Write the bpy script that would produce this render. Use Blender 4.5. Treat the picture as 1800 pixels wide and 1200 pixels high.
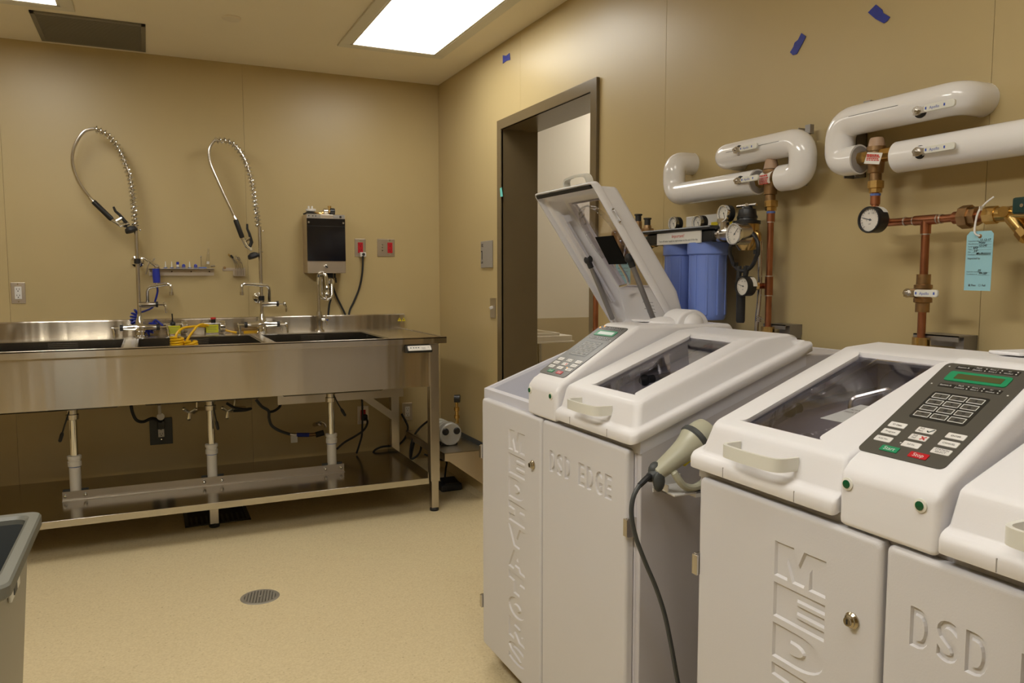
import bpy, bmesh, math, random
from mathutils import Vector, Matrix
random.seed(7)
for o in list(bpy.data.objects): bpy.data.objects.remove(o)
S = bpy.context.scene
COL = S.collection
V = Vector
pi = math.pi

# ------------------------------------------------------------------ camera, light, exposure
FPX = 1365.69
YAW, PITCH, ROLL = math.radians(64.9745), math.radians(-4.76523), math.radians(-0.0532)
CAM = V((-1.791244, -4.99415, 1.33))
_fw = V((math.cos(YAW)*math.cos(PITCH), math.sin(YAW)*math.cos(PITCH), math.sin(PITCH)))
_rt = V((math.sin(YAW), -math.cos(YAW), 0)); _up = _rt.cross(_fw)
_r = math.cos(ROLL)*_rt + math.sin(ROLL)*_up
_u = -math.sin(ROLL)*_rt + math.cos(ROLL)*_up
cam = bpy.data.cameras.new('camera'); camo = bpy.data.objects.new('camera', cam); COL.objects.link(camo)
cam.sensor_width = 36; cam.sensor_fit = 'HORIZONTAL'; cam.lens = FPX/1800*36; cam.clip_start = 0.02
m4 = Matrix((( _r.x, _u.x, -_fw.x, CAM.x), (_r.y, _u.y, -_fw.y, CAM.y), (_r.z, _u.z, -_fw.z, CAM.z), (0, 0, 0, 1)))
camo.matrix_world = m4
S.camera = camo
W = bpy.data.worlds.new('world'); S.world = W; W.use_nodes = True
W.node_tree.nodes['Background'].inputs[0].default_value = (0.9, 0.85, 0.75, 1)
W.node_tree.nodes['Background'].inputs[1].default_value = 0.02
S.view_settings.view_transform = 'Standard'; S.view_settings.look = 'None'
S.view_settings.exposure = 0.07; S.view_settings.gamma = 1; S.view_settings.use_curve_mapping = False
LAMP_MAIN = 8.4      # ceiling troffer lenses
LAMP_LEFT = 21.5      # troffer over the left of the room, behind the photographer
LAMP_BACK = 7.5       # troffers behind the photographer
LAMP_FAR = 10.5        # troffer of the room beyond the door
LAMP_COL = (1.0, 0.972, 0.895)

# pixel -> point on a measured plane (all results are fixed world positions)
def ray(px, py):
    return _r*((px-900)/FPX) + _u*(-(py-600)/FPX) + _fw
def RW(px, py, off=0.0):          # right wall, off metres in front of it
    d = ray(px, py); return CAM + d*((-off-CAM.x)/d.x)
def BW(px, py, off=0.0):          # back wall
    d = ray(px, py); return CAM + d*((-off-CAM.y)/d.y)
def FL(px, py, z=0.0):
    d = ray(px, py); return CAM + d*((z-CAM.z)/d.z)

# ------------------------------------------------------------------ materials
def mat(name, col, rough=0.5, metal=0.0, bump=0.0, bscale=200, var=0.0, vscale=6, spec=None, aniso=0, coat=0, emit=None, es=0, stretch=None, bdist=.001):
    m = bpy.data.materials.new(name); m.use_nodes = True
    nt = m.node_tree; b = nt.nodes['Principled BSDF']
    b.inputs['Base Color'].default_value = (*col, 1); b.inputs['Roughness'].default_value = rough
    b.inputs['Metallic'].default_value = metal
    if spec is not None: b.inputs['Specular IOR Level'].default_value = spec
    if coat: b.inputs['Coat Weight'].default_value = coat; b.inputs['Coat Roughness'].default_value = 0.08
    if emit: b.inputs['Emission Color'].default_value = (*emit, 1); b.inputs['Emission Strength'].default_value = es
    tc = nt.nodes.new('ShaderNodeTexCoord')
    src = tc.outputs['Object']
    if stretch:
        mp = nt.nodes.new('ShaderNodeMapping'); mp.inputs['Scale'].default_value = stretch
        nt.links.new(src, mp.inputs[0]); src = mp.outputs[0]
    if var:
        n = nt.nodes.new('ShaderNodeTexNoise'); n.inputs['Scale'].default_value = vscale; n.inputs['Detail'].default_value = 4
        nt.links.new(src, n.inputs['Vector'])
        r = nt.nodes.new('ShaderNodeValToRGB')
        r.color_ramp.elements[0].position = .3; r.color_ramp.elements[1].position = .7
        r.color_ramp.elements[0].color = (*[c*(1-var) for c in col], 1); r.color_ramp.elements[1].color = (*[min(1, c*(1+var)) for c in col], 1)
        nt.links.new(n.outputs[0], r.inputs[0]); nt.links.new(r.outputs[0], b.inputs['Base Color'])
    if bump:
        n = nt.nodes.new('ShaderNodeTexNoise'); n.inputs['Scale'].default_value = bscale; n.inputs['Detail'].default_value = 3
        nt.links.new(src, n.inputs['Vector'])
        bp = nt.nodes.new('ShaderNodeBump'); bp.inputs['Strength'].default_value = bump; bp.inputs['Distance'].default_value = bdist
        nt.links.new(n.outputs[0], bp.inputs['Height']); nt.links.new(bp.outputs[0], b.inputs['Normal'])
    if aniso:
        b.inputs['Anisotropic'].default_value = aniso
        t = nt.nodes.new('ShaderNodeCombineXYZ'); t.inputs[1].default_value = .7; t.inputs[2].default_value = .7   # grain runs along the table, so gloss spreads across it
        nt.links.new(t.outputs[0], b.inputs['Tangent'])
    return m
def clear(name, tint=(1, 1, 1), gloss=0.06, fac=1.0):
    m = bpy.data.materials.new(name); m.use_nodes = True; nt = m.node_tree
    for n in list(nt.nodes): nt.nodes.remove(n)
    out = nt.nodes.new('ShaderNodeOutputMaterial'); tr = nt.nodes.new('ShaderNodeBsdfTransparent'); tr.inputs[0].default_value = (*tint, 1)
    g = nt.nodes.new('ShaderNodeBsdfGlossy'); g.inputs['Roughness'].default_value = gloss
    fr = nt.nodes.new('ShaderNodeFresnel'); ge = nt.nodes.new('ShaderNodeNewGeometry'); ma = nt.nodes.new('ShaderNodeMath'); ma.operation = 'MULTIPLY_ADD'
    ma.inputs[1].default_value = 1/1.45-1.45; ma.inputs[2].default_value = 1.45      # keep a thin sheet from total reflection on its far side
    nt.links.new(ge.outputs['Backfacing'], ma.inputs[0]); nt.links.new(ma.outputs[0], fr.inputs[0])
    mx = nt.nodes.new('ShaderNodeMixShader')
    nt.links.new(fr.outputs[0], mx.inputs[0]); nt.links.new(tr.outputs[0], mx.inputs[1]); nt.links.new(g.outputs[0], mx.inputs[2]); nt.links.new(mx.outputs[0], out.inputs[0])
    return m
M = {}
M['wall'] = mat('wall_tan', (.50, .39, .195), .36, bump=.12, bscale=260, var=.03, vscale=1.3)
M['seam'] = mat('seam_tan', (.42, .33, .17), .6)
M['ceil'] = mat('ceiling_white', (.87, .79, .63), .7, bump=.08, bscale=120, var=.015, vscale=2)
M['cream'] = mat('cream_paint', (.80, .72, .58), .6, var=.02, vscale=1)
M['wains'] = mat('wainscot_tan', (.52, .42, .25), .5)
M['frame'] = mat('door_frame_brown', (.15, .112, .060), .24, var=.03, spec=.6)
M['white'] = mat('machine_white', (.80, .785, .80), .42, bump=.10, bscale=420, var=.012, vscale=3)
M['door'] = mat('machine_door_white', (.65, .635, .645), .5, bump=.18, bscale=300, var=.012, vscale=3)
M['shadewhite'] = mat('basin_plastic_shaded', (.66, .66, .73), .38)  # white plastic greyed to lavender, its shaded look put into the colour
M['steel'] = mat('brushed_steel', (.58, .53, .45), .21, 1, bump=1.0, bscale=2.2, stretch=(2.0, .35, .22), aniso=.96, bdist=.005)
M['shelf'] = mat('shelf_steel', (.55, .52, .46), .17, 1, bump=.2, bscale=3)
M['basin'] = mat('basin_steel_shaded', (.30, .28, .25), .22, 1)  # sink steel made darker, standing in for dark reflections inside the basins
M['steelp'] = mat('satin_steel', (.58, .54, .48), .3, 1)
M['plate'] = mat('steel_plate', (.62, .55, .46), .36, 1)
M['chrome'] = mat('chrome', (.80, .81, .82), .09, 1)
M['dullchrome'] = mat('dull_chrome', (.62, .59, .55), .24, 1)
M['strut'] = mat('strut_grey', (.30, .285, .27), .35, .7)
M['black'] = mat('black_plastic', (.012, .012, .013), .38)
M['rubber'] = mat('black_rubber', (.016, .016, .017), .55)
M['darkgrey'] = mat('dark_grey', (.055, .06, .06), .5)
M['brass'] = mat('brass', (.62, .42, .16), .26, 1, var=.15, vscale=40)
M['bronze'] = mat('bronze', (.36, .23, .12), .36, 1, var=.2, vscale=40)
M['copper'] = mat('copper', (.42, .175, .095), .34, 1, var=.3, vscale=9)
M['solder'] = mat('solder', (.62, .56, .50), .4, 1)
M['pipe'] = mat('pipe_cover_white', (.83, .81, .80), .14, var=.01, coat=.4)
M['pvc'] = mat('pvc_white', (.68, .64, .56), .4)
M['blue'] = mat('filter_blue', (.19, .28, .70), .38)
M['hoseblue'] = mat('hose_blue', (.02, .035, .33), .3)
M['tape'] = mat('tape_blue', (.02, .035, .30), .5, var=.15, vscale=60)
M['aqua'] = mat('tape_aqua', (.16, .62, .56), .5)
M['yellow'] = mat('hose_yellow', (.80, .46, .01), .3)
M['lime'] = mat('lime_label', (.55, .55, .02), .4)
M['red'] = mat('red_plastic', (.50, .010, .018), .35)
M['ivory'] = mat('ivory_plastic', (.74, .73, .66), .32)
M['scan'] = mat('scanner_ivory', (.46, .45, .34), .35)
M['whitep'] = mat('white_plastic', (.75, .73, .70), .35)
M['paper'] = mat('paper_white', (.74, .72, .66), .6)
M['card'] = mat('card_green_white', (.62, .66, .60), .6)
M['tag'] = mat('tag_blue', (.30, .56, .64), .6)
M['ink'] = mat('ink_black', (.015, .015, .017), .6)
M['inkgrey'] = mat('ink_grey', (.10, .11, .12), .6)
M['inkred'] = mat('ink_red', (.55, .04, .03), .6)
M['inkblue'] = mat('ink_blue', (.05, .10, .45), .6)
M['inkwhite'] = mat('ink_white', (.70, .70, .68), .6)
M['panel'] = mat('panel_grey', (.082, .077, .066), .32)
M['panelblk'] = mat('panel_black', (.018, .018, .017), .35)
M['green'] = mat('panel_green', (.01, .26, .11), .4)
M['lcd'] = mat('lcd_olive', (.085, .09, .035), .2)
M['lcdlit'] = mat('lcd_lit', (.45, .50, .47), .2, emit=(.60, .68, .62), es=.35)
M['led'] = mat('led_green', (.004, .085, .03), .2)
M['amber'] = mat('led_amber', (.8, .3, .05), .4, emit=(1, .45, .1), es=1.2)
M['wood'] = mat('valve_tan', (.44, .29, .19), .45)
M['lilac'] = mat('solder_ring_blue', (.10, .16, .42), .4)
M['bin'] = mat('bin_body_grey', (.30, .28, .22), .45)
M['binrim'] = mat('bin_rim_grey', (.155, .155, .13), .45)
M['draincast'] = mat('drain_grey', (.30, .27, .22), .5, .35)
M['binin'] = mat('bin_liner_dark', (.055, .06, .06), .5)
M['floor'] = None
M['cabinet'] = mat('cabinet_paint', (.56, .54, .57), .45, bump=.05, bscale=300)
M['matblack'] = mat('matt_black', (.004, .004, .004), .8, spec=.15)
M['seamgrey'] = mat('groove_grey', (.33, .31, .30), .6)
M['lockmetal'] = mat('lock_metal', (.46, .40, .29), .2, 1)
M['glassw'] = clear('window_acrylic', (.93, .92, .95), .03)
M['clearp'] = clear('clear_plastic', (.93, .93, .93), .05)
M['smoke'] = mat('smoked_acrylic', (.006, .006, .009), .09)
M['grille'] = mat('grille_grey', (.22, .20, .165), .55, .2)
M['sign'] = mat('sign_grey', (.36, .335, .30), .45, .3)
M['yellowst'] = mat('sticker_yellow', (.72, .58, .01), .5)
M['pump'] = mat('pump_silver', (.50, .50, .48), .4, .3)
M['valvegreen'] = mat('valve_dark_green', (.008, .035, .03), .35)
M['leveryel'] = mat('lever_yellow', (.55, .42, .03), .4)
M['dial'] = mat('dial_white', (.70, .66, .60), .4)
M['trof'] = mat('troffer_frame', (.72, .68, .58), .5)
def emis(name, col, s):
    m = bpy.data.materials.new(name); m.use_nodes = True; nt = m.node_tree
    b = nt.nodes['Principled BSDF']; b.inputs['Base Color'].default_value = (.8, .8, .8, 1)
    b.inputs['Emission Color'].default_value = (*col, 1); b.inputs['Emission Strength'].default_value = s
    return m
M['lens'] = emis('troffer_lens', LAMP_COL, LAMP_MAIN)
M['lensl'] = emis('troffer_lens_left', LAMP_COL, LAMP_LEFT)
M['lensb'] = emis('troffer_lens_back', LAMP_COL, LAMP_BACK)
M['lensf'] = emis('troffer_lens_far', LAMP_COL, LAMP_FAR)
def floor_mat():
    m = bpy.data.materials.new('vinyl_floor'); m.use_nodes = True; nt = m.node_tree; b = nt.nodes['Principled BSDF']
    b.inputs['Roughness'].default_value = .48; b.inputs['Specular IOR Level'].default_value = .35
    tc = nt.nodes.new('ShaderNodeTexCoord')
    n1 = nt.nodes.new('ShaderNodeTexNoise'); n1.inputs['Scale'].default_value = 130; n1.inputs['Detail'].default_value = 6
    n2 = nt.nodes.new('ShaderNodeTexVoronoi'); n2.inputs['Scale'].default_value = 170
    n3 = nt.nodes.new('ShaderNodeTexNoise'); n3.inputs['Scale'].default_value = 1.6
    for n in (n1, n2, n3): nt.links.new(tc.outputs['Object'], n.inputs['Vector'])
    r1 = nt.nodes.new('ShaderNodeValToRGB'); e = r1.color_ramp.elements
    e[0].position = .32; e[0].color = (.64, .52, .305, 1); e[1].position = .68; e[1].color = (.74, .62, .385, 1)
    nt.links.new(n1.outputs[0], r1.inputs[0])
    r2 = nt.nodes.new('ShaderNodeValToRGB'); e = r2.color_ramp.elements
    e[0].position = .86; e[0].color = (1, 1, 1, 1); e[1].position = .97; e[1].color = (.72, .68, .62, 1)
    nt.links.new(n2.outputs['Color'], r2.inputs[0])
    mx = nt.nodes.new('ShaderNodeMixRGB'); mx.blend_type = 'MULTIPLY'; mx.inputs[0].default_value = 1
    nt.links.new(r1.outputs[0], mx.inputs[1]); nt.links.new(r2.outputs[0], mx.inputs[2])
    mx2 = nt.nodes.new('ShaderNodeMixRGB'); mx2.blend_type = 'MULTIPLY'; mx2.inputs[0].default_value = .08
    nt.links.new(mx.outputs[0], mx2.inputs[1]); nt.links.new(n3.outputs[0], mx2.inputs[2])
    nt.links.new(mx2.outputs[0], b.inputs['Base Color'])
    return m
M['floor'] = floor_mat()

# ------------------------------------------------------------------ mesh builder
ROOT = {}
FONT = None
def frame_of(d):
    d = V(d).normalized(); a = V((0, 0, 1)) if abs(d.z) < .9 else V((1, 0, 0))
    u = d.cross(a).normalized(); return u, d.cross(u).normalized(), d
class MB:
    def __init__(s): s.v = []; s.f = []
    def add(s, vs, fs):
        n = len(s.v); s.v += [V(p) for p in vs]; s.f += [tuple(i+n for i in f) for f in fs]; return s
    def box(s, a, b):
        x0, y0, z0 = [min(p, q) for p, q in zip(a, b)]; x1, y1, z1 = [max(p, q) for p, q in zip(a, b)]
        return s.add([(x0,y0,z0),(x1,y0,z0),(x1,y1,z0),(x0,y1,z0),(x0,y0,z1),(x1,y0,z1),(x1,y1,z1),(x0,y1,z1)],
            [(0,3,2,1),(4,5,6,7),(0,1,5,4),(1,2,6,5),(2,3,7,6),(3,0,4,7)])
    def obox(s, c, ax, ay, az):
        c = V(c); ax = V(ax); ay = V(ay); az = V(az)
        if ax.cross(ay).dot(az) < 0: ax = -ax
        P = [c+sx*ax+sy*ay+sz*az for sz in (-1, 1) for sx, sy in ((-1,-1),(1,-1),(1,1),(-1,1))]
        return s.add(P, [(0,3,2,1),(4,5,6,7),(0,1,5,4),(1,2,6,5),(2,3,7,6),(3,0,4,7)])
    def cyl(s, p0, p1, r0, r1=None, n=20, cap=True):
        return s.lathe(p0, V(p1)-V(p0), [(0, r0), (1, r0 if r1 is None else r1)], n, cap, True)
    def lathe(s, o, ax, prof, n=20, cap=True, rel=False):
        o = V(o); L = V(ax).length; u, w, d = frame_of(ax); vs = []
        for h, r in prof:
            c = o + d*(h*L if rel else h)
            vs += [c + (u*math.cos(2*pi*k/n)+w*math.sin(2*pi*k/n))*r for k in range(n)]
        fs = []
        for i in range(len(prof)-1):
            for k in range(n):
                a, b = i*n+k, i*n+(k+1) % n; fs.append((a, b, b+n, a+n))
        if cap:
            fs.append(tuple(range(n-1, -1, -1))); m = (len(prof)-1)*n; fs.append(tuple(range(m, m+n)))
        return s.add(vs, fs)
    def tube(s, pts, r, n=10, cap=True, closed=False, flat=None):
        pts = [V(p) for p in pts]; m = len(pts); rs = r if isinstance(r, (list, tuple)) else [r]*m
        T = []
        for i in range(m):
            a = pts[i-1] if (i > 0 or closed) else pts[0]; b = pts[(i+1) % m] if (i < m-1 or closed) else pts[-1]
            T.append((b-a).normalized() if (b-a).length > 1e-9 else V((0, 0, 1)))
        u = frame_of(T[0])[0]; vs = []
        for i in range(m):
            u = (u - T[i]*u.dot(T[i])); u = u.normalized() if u.length > 1e-6 else frame_of(T[i])[0]
            w = T[i].cross(u)
            vs += [pts[i] + (u*math.cos(2*pi*k/n)+w*math.sin(2*pi*k/n))*rs[i] for k in range(n)]
        fs = []
        for i in range(m if closed else m-1):
            j = (i+1) % m
            for k in range(n): fs.append((i*n+k, i*n+(k+1) % n, j*n+(k+1) % n, j*n+k))
        if cap and not closed: fs += [tuple(range(n-1, -1, -1)), tuple(range((m-1)*n, m*n))]
        return s.add(vs, fs)
    def prism(s, poly, vec):
        n = len(poly); poly = [V(p) for p in poly]; vec = V(vec)
        nrm = V((0, 0, 0))
        for i in range(n): nrm += poly[i].cross(poly[(i+1) % n])
        if nrm.dot(vec) > 0: poly = poly[::-1]
        vs = poly + [p+vec for p in poly]
        return s.add(vs, [tuple(range(n)), tuple(range(2*n-1, n-1, -1))] + [((i+1) % n, i, i+n, (i+1) % n+n) for i in range(n)])
    def poly(s, pts): return s.add(pts, [tuple(range(len(pts)))])
    def sphere(s, c, r, n=16, m=10, sc=(1, 1, 1)):
        c = V(c); vs = [c+V((0, 0, -r*sc[2]))]
        for i in range(1, m):
            t = -pi/2+pi*i/m
            vs += [c+V((r*sc[0]*math.cos(t)*math.cos(2*pi*k/n), r*sc[1]*math.cos(t)*math.sin(2*pi*k/n), r*sc[2]*math.sin(t))) for k in range(n)]
        vs.append(c+V((0, 0, r*sc[2]))); fs = []
        for k in range(n):
            fs.append((0, 1+(k+1) % n, 1+k)); fs.append((len(vs)-1, 1+(m-2)*n+k, 1+(m-2)*n+(k+1) % n))
            for i in range(m-2):
                a, b = 1+i*n+k, 1+i*n+(k+1) % n; fs.append((a, b, b+n, a+n))
        return s.add(vs, fs)
    def rrect(s, c, ux, uy, hx, hy, r, th, n=4):       # rounded slab, face normal ux x uy, thickness th along it
        c = V(c); ux = V(ux).normalized(); uy = V(uy).normalized(); nn = ux.cross(uy); P = []
        for (sx, sy, a0) in ((1,1,0),(-1,1,90),(-1,-1,180),(1,-1,270)):
            for k in range(n+1):
                a = math.radians(a0+90*k/n); P.append(c+ux*(sx*(hx-r)+r*math.cos(a))+uy*(sy*(hy-r)+r*math.sin(a)))
        return s.prism(P, nn*th)
    def text(s, t, size, o, ux, uy, align='LEFT', ext=0.0002, sx=1.0, off=0.0, fit=None, shear=0):
        cu = bpy.data.curves.new('t', 'FONT'); cu.body = t; cu.size = 1; cu.align_x = align; cu.resolution_u = 2; cu.offset = off; cu.extrude = 0; cu.shear = shear
        ob = bpy.data.objects.new('t', cu); me = bpy.data.meshes.new_from_object(ob)
        ux = V(ux).normalized(); uy = V(uy).normalized(); nn = ux.cross(uy); o = V(o)
        vs = [v.co.copy() for v in me.vertices]
        if fit and vs:
            x0 = min(v.x for v in vs); x1 = max(v.x for v in vs); y0 = min(v.y for v in vs); y1 = max(v.y for v in vs)
            for v in vs: v.x = (v.x-x0)/(x1-x0)*fit[0]; v.y = (v.y-y0)/(y1-y0)*fit[1]
            size = 1; sx = 1
        if vs: s.add([o+ux*(v.x*size*sx)+uy*(v.y*size)+nn*ext for v in vs], [tuple(p.vertices) for p in me.polygons])
        bpy.data.objects.remove(ob); bpy.data.curves.remove(cu); bpy.data.meshes.remove(me); return s
    def xf(s, fn): s.v = [V(fn(p)) for p in s.v]; return s
    def flip(s): s.f = [f[::-1] for f in s.f]; return s
    def merge(s, o): return s.add(o.v, o.f)
    def build(s, name, m, parent=None, bevel=0, seg=2, ang=32, smooth=True, solid=0, **props):
        me = bpy.data.meshes.new(name)
        if parent is not None: L = ROOT[parent.name]
        else:
            x0 = min(p.x for p in s.v); x1 = max(p.x for p in s.v); y0 = min(p.y for p in s.v); y1 = max(p.y for p in s.v)
            L = V(((x0+x1)/2, (y0+y1)/2, min(p.z for p in s.v)))
        me.from_pydata([tuple(p-L) for p in s.v], [], s.f); me.update()
        o = bpy.data.objects.new(name, me); COL.objects.link(o); ROOT[o.name] = L
        if parent is not None: o.parent = parent
        else: o.location = L
        me.materials.append(M[m] if isinstance(m, str) else m)
        if smooth:
            me.shade_smooth()
            if not bevel: me.set_sharp_from_angle(angle=math.radians(ang))
        if bevel:
            b = o.modifiers.new('bevel', 'BEVEL'); b.width = bevel; b.segments = seg; b.limit_method = 'ANGLE'; b.angle_limit = math.radians(28); b.harden_normals = False
        if solid:
            d = o.modifiers.new('solid', 'SOLIDIFY'); d.thickness = solid; d.offset = -1
        if bevel:
            w = o.modifiers.new('wn', 'WEIGHTED_NORMAL'); w.keep_sharp = False; w.weight = 50
        for k, val in props.items(): o[k] = val
        return o
def tag(o, label, cat, group=None):
    o['label'] = label; o['category'] = cat
    if group: o['group'] = group
    return o
def thing(name, label, cat, loc, group=None):
    o = bpy.data.objects.new(name, None); COL.objects.link(o); o.location = V(loc); o.empty_display_size = .05
    ROOT[o.name] = V(loc); return tag(o, label, cat, group)
def struct(o): o['kind'] = 'structure'; return o
def copy_tree(o, parent=None, name=None):
    c = o.copy(); COL.objects.link(c); ROOT[c.name] = ROOT[o.name].copy()
    if parent is not None: c.parent = parent
    for ch in list(o.children): copy_tree(ch, c)
    return c
def cr(pts, n=6, closed=False):
    pts = [V(p) for p in pts]; m = len(pts); out = []
    for i in range(m if closed else m-1):
        g = (lambda k: pts[k % m]) if closed else (lambda k: pts[max(0, min(m-1, k))])
        p0, p1, p2, p3 = g(i-1), g(i), g(i+1), g(i+2)
        for k in range(n):
            t = k/n
            out.append(.5*((2*p1)+(p2-p0)*t+(2*p0-5*p1+4*p2-p3)*t*t+(3*p1-p0-3*p2+p3)*t**3))
    if not closed: out.append(pts[-1])
    return out
def fillet(pts, r, n=6):
    pts = [V(p) for p in pts]; out = [pts[0]]
    for i in range(1, len(pts)-1):
        p, a, b = pts[i], pts[i-1], pts[i+1]; da = (a-p).normalized(); db = (b-p).normalized()
        rr = min(r, (a-p).length*.49, (b-p).length*.49); q0 = p+da*rr; q1 = p+db*rr
        for k in range(n+1):
            t = k/n; out.append(q0*(1-t)**2+p*2*t*(1-t)+q1*t*t)
    out.append(pts[-1]); return out
def helix(path, R, turns, per=12):
    path = [V(p) for p in path]; d = [0]
    for a, b in zip(path, path[1:]): d.append(d[-1]+(b-a).length)
    N = int(turns*per); out = []; u = None; j = 0
    for i in range(N+1):
        s = d[-1]*i/N
        while j < len(path)-2 and d[j+1] < s: j += 1
        T = (path[j+1]-path[j]).normalized(); p = path[j]+T*(s-d[j])
        u = frame_of(T)[0] if u is None else (u-T*u.dot(T)).normalized()
        w = T.cross(u); a = 2*pi*i/per; out.append(p+(u*math.cos(a)+w*math.sin(a))*R)
    return out
X1, Y1, Z1 = V((1,0,0)), V((0,1,0)), V((0,0,1))
# ------------------------------------------------------------------ room shell
CH = 2.596
RX0, RY0 = -4.4, -7.4
o = struct(MB().box((RX0-.1, RY0-.1, -.12), (0.02, .1, 0)).build('floor', 'floor'))
o = struct(MB().box((RX0-.1, RY0-.1, CH), (.02, .1, CH+.1)).build('ceiling', 'ceil'))
wb = struct(MB().box((RX0, .006, 0), (.02, .1, CH)).build('wall_back', 'seam'))
xs = [-4.4, -3.719, -2.478, -1.237, 0]
for a, b in zip(xs, xs[1:]):
    MB().box((a+.0004, .006, 0), (b-.0004 if b < 0 else 0, 0, CH)).build('panel', 'wall', wb, bevel=.0008, seg=1)
DY0, DY1, DZ = -2.0, -1.047, 2.133     # door opening
p = MB()
p.box((.006, DY1+.006, 0), (.206, .006, CH)); p.box((.006, RY0, 0), (.206, DY0-.006, CH)); p.box((.006, DY0-.006, DZ+.006), (.206, DY1+.006, CH))
wr = struct(p.build('wall_right', 'seam'))
def rpanel(poly): MB().prism([(0, y, z) for y, z in poly], (.006, 0, 0)).build('panel', 'wall', wr, bevel=.0008, seg=1)
g = .0005
rpanel([(0, 0), (0, CH), (-1.262+g, CH), (-1.262+g, DZ+.006), (DY1+.006, DZ+.006), (DY1+.006, 0)])
rpanel([(-1.262-g, DZ+.006), (-1.262-g, CH), (-2.526+g, CH), (-2.526+g, 0), (DY0-.006, 0), (DY0-.006, DZ+.006)])
for a, b in ((-2.526, -3.79), (-3.79, -5.054), (-5.054, -6.318), (-6.318, -7.4)):
    rpanel([(a-g, 0), (a-g, CH), (b+g, CH), (b+g, 0)])
struct(MB().box((RX0, RY0, 0), (RX0-.1, .1, CH)).build('wall_left', 'wall'))
struct(MB().box((RX0, RY0, 0), (.1, RY0-.1, CH)).build('wall_front', 'wall'))
struct(MB().prism([(-4.4, 0, 0), (-4.4, 0, .1), (-4.4, -.004, .1), (-4.4, -.008, .03), (-4.4, -.03, 0)], (4.4, 0, 0)).build('baseboard_back', 'floor'))
p = MB()
for a, b in ((-1.0, 0), (-7.4, -2.06)):
    p.prism([(0, a, 0), (0, a, .1), (-.004, a, .1), (-.008, a, .03), (-.03, a, 0)], (0, b-a, 0))
struct(p.build('baseboard_right', 'floor'))
# door frame: casing on the room side, jambs and head through the wall
p = MB(); fw_ = .052
p.prism([(-.016, DY1+fw_, 0), (-.016, DY1+fw_, DZ+fw_), (-.016, DY0-fw_, DZ+fw_), (-.016, DY0-fw_, 0), (-.016, DY0, 0), (-.016, DY0, DZ), (-.016, DY1, DZ), (-.016, DY1, 0)], (.016, 0, 0))
p.box((-.012, DY1, 0), (.212, DY1+.01, DZ+.01)); p.box((-.012, DY0, 0), (.212, DY0-.01, DZ+.01)); p.box((-.012, DY0-.01, DZ), (.212, DY1+.01, DZ+.012))
d1 = struct(p.build('door_1', 'frame', bevel=.0015, seg=1))
a = RW(1036, 186, -.06)
MB().box((.05, -1.99, DZ-.03), (.09, -1.90, DZ-.012)).box((.055, -1.985, DZ-.012), (.085, -1.93, DZ)).build('closer_bracket', 'darkgrey', d1, bevel=.002)
# room beyond the door
struct(MB().box((.02, -4.2, -.12), (3.6, .1, 0)).build('floor', 'floor'))
struct(MB().box((.206, -4.2, 2.75), (3.6, .1, 2.85)).build('ceiling', 'ceil'))
wf = struct(MB().box((.206, 0, 0), (3.6, .1, 2.75)).build('wall_far', 'cream'))
MB().box((.206, -.004, 0), (3.6, 0, 1.03)).build('wainscot', 'wains', wf)
struct(MB().box((3.5, -4.2, 0), (3.6, 0, 2.75)).build('wall_far_right', 'cream'))
struct(MB().box((.206, -4.3, 0), (3.6, -4.2, 2.75)).build('wall_far_front', 'cream'))

def troffer(cx, cy, label, lens, group=None, z=CH, wx=.604, wy=1.214):
    t = thing('ceiling_light', label, 'ceiling light', (cx, cy, z-.012), group)
    p = MB(); hx, hy = wx/2, wy/2; f = .058
    for a, b in (((-hx, -hy), (hx, -hy+f)), ((-hx, hy-f), (hx, hy)), ((-hx, -hy+f), (-hx+f, hy-f)), ((hx-f, -hy+f), (hx, hy-f))):
        p.box((cx+a[0], cy+a[1], z-.012), (cx+b[0], cy+b[1], z))
    p.build('frame', 'trof', t, bevel=.004)
    p = MB()
    for s1 in (-1, 1):
        p.box((cx+s1*(hx-f), cy-hy+f, z-.010), (cx+s1*(hx-f-.012), cy+hy-f, z-.002)); p.box((cx-hx+f, cy+s1*(hy-f), z-.010), (cx+hx-f, cy+s1*(hy-f-.012), z-.002))
    p.build('inner_trim', 'trof', t)
    MB().box((cx-hx+f+.004, cy-hy+f+.004, z-.007), (cx+hx-f-.004, cy+hy-f-.004, z-.001)).build('lens', lens, t)
    return t
troffer(-.506, -1.240, 'glowing white ceiling light near the right wall, in front of the doorway', 'lens')
troffer(-2.362, -1.262, 'glowing ceiling light cut off at the top left of the photo', 'lens')
for x, y, w_ in ((-2.362, -3.70, 'over the left of the room'), (-1.2, -4.6, 'over the right of the room')):
    troffer(x, y, 'lit ceiling light behind the photographer, '+w_, 'lensl' if x < -2 else 'lensb')
troffer(1.55, -.72, 'lit ceiling light in the room beyond the doorway', 'lensf', z=2.75)
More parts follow.
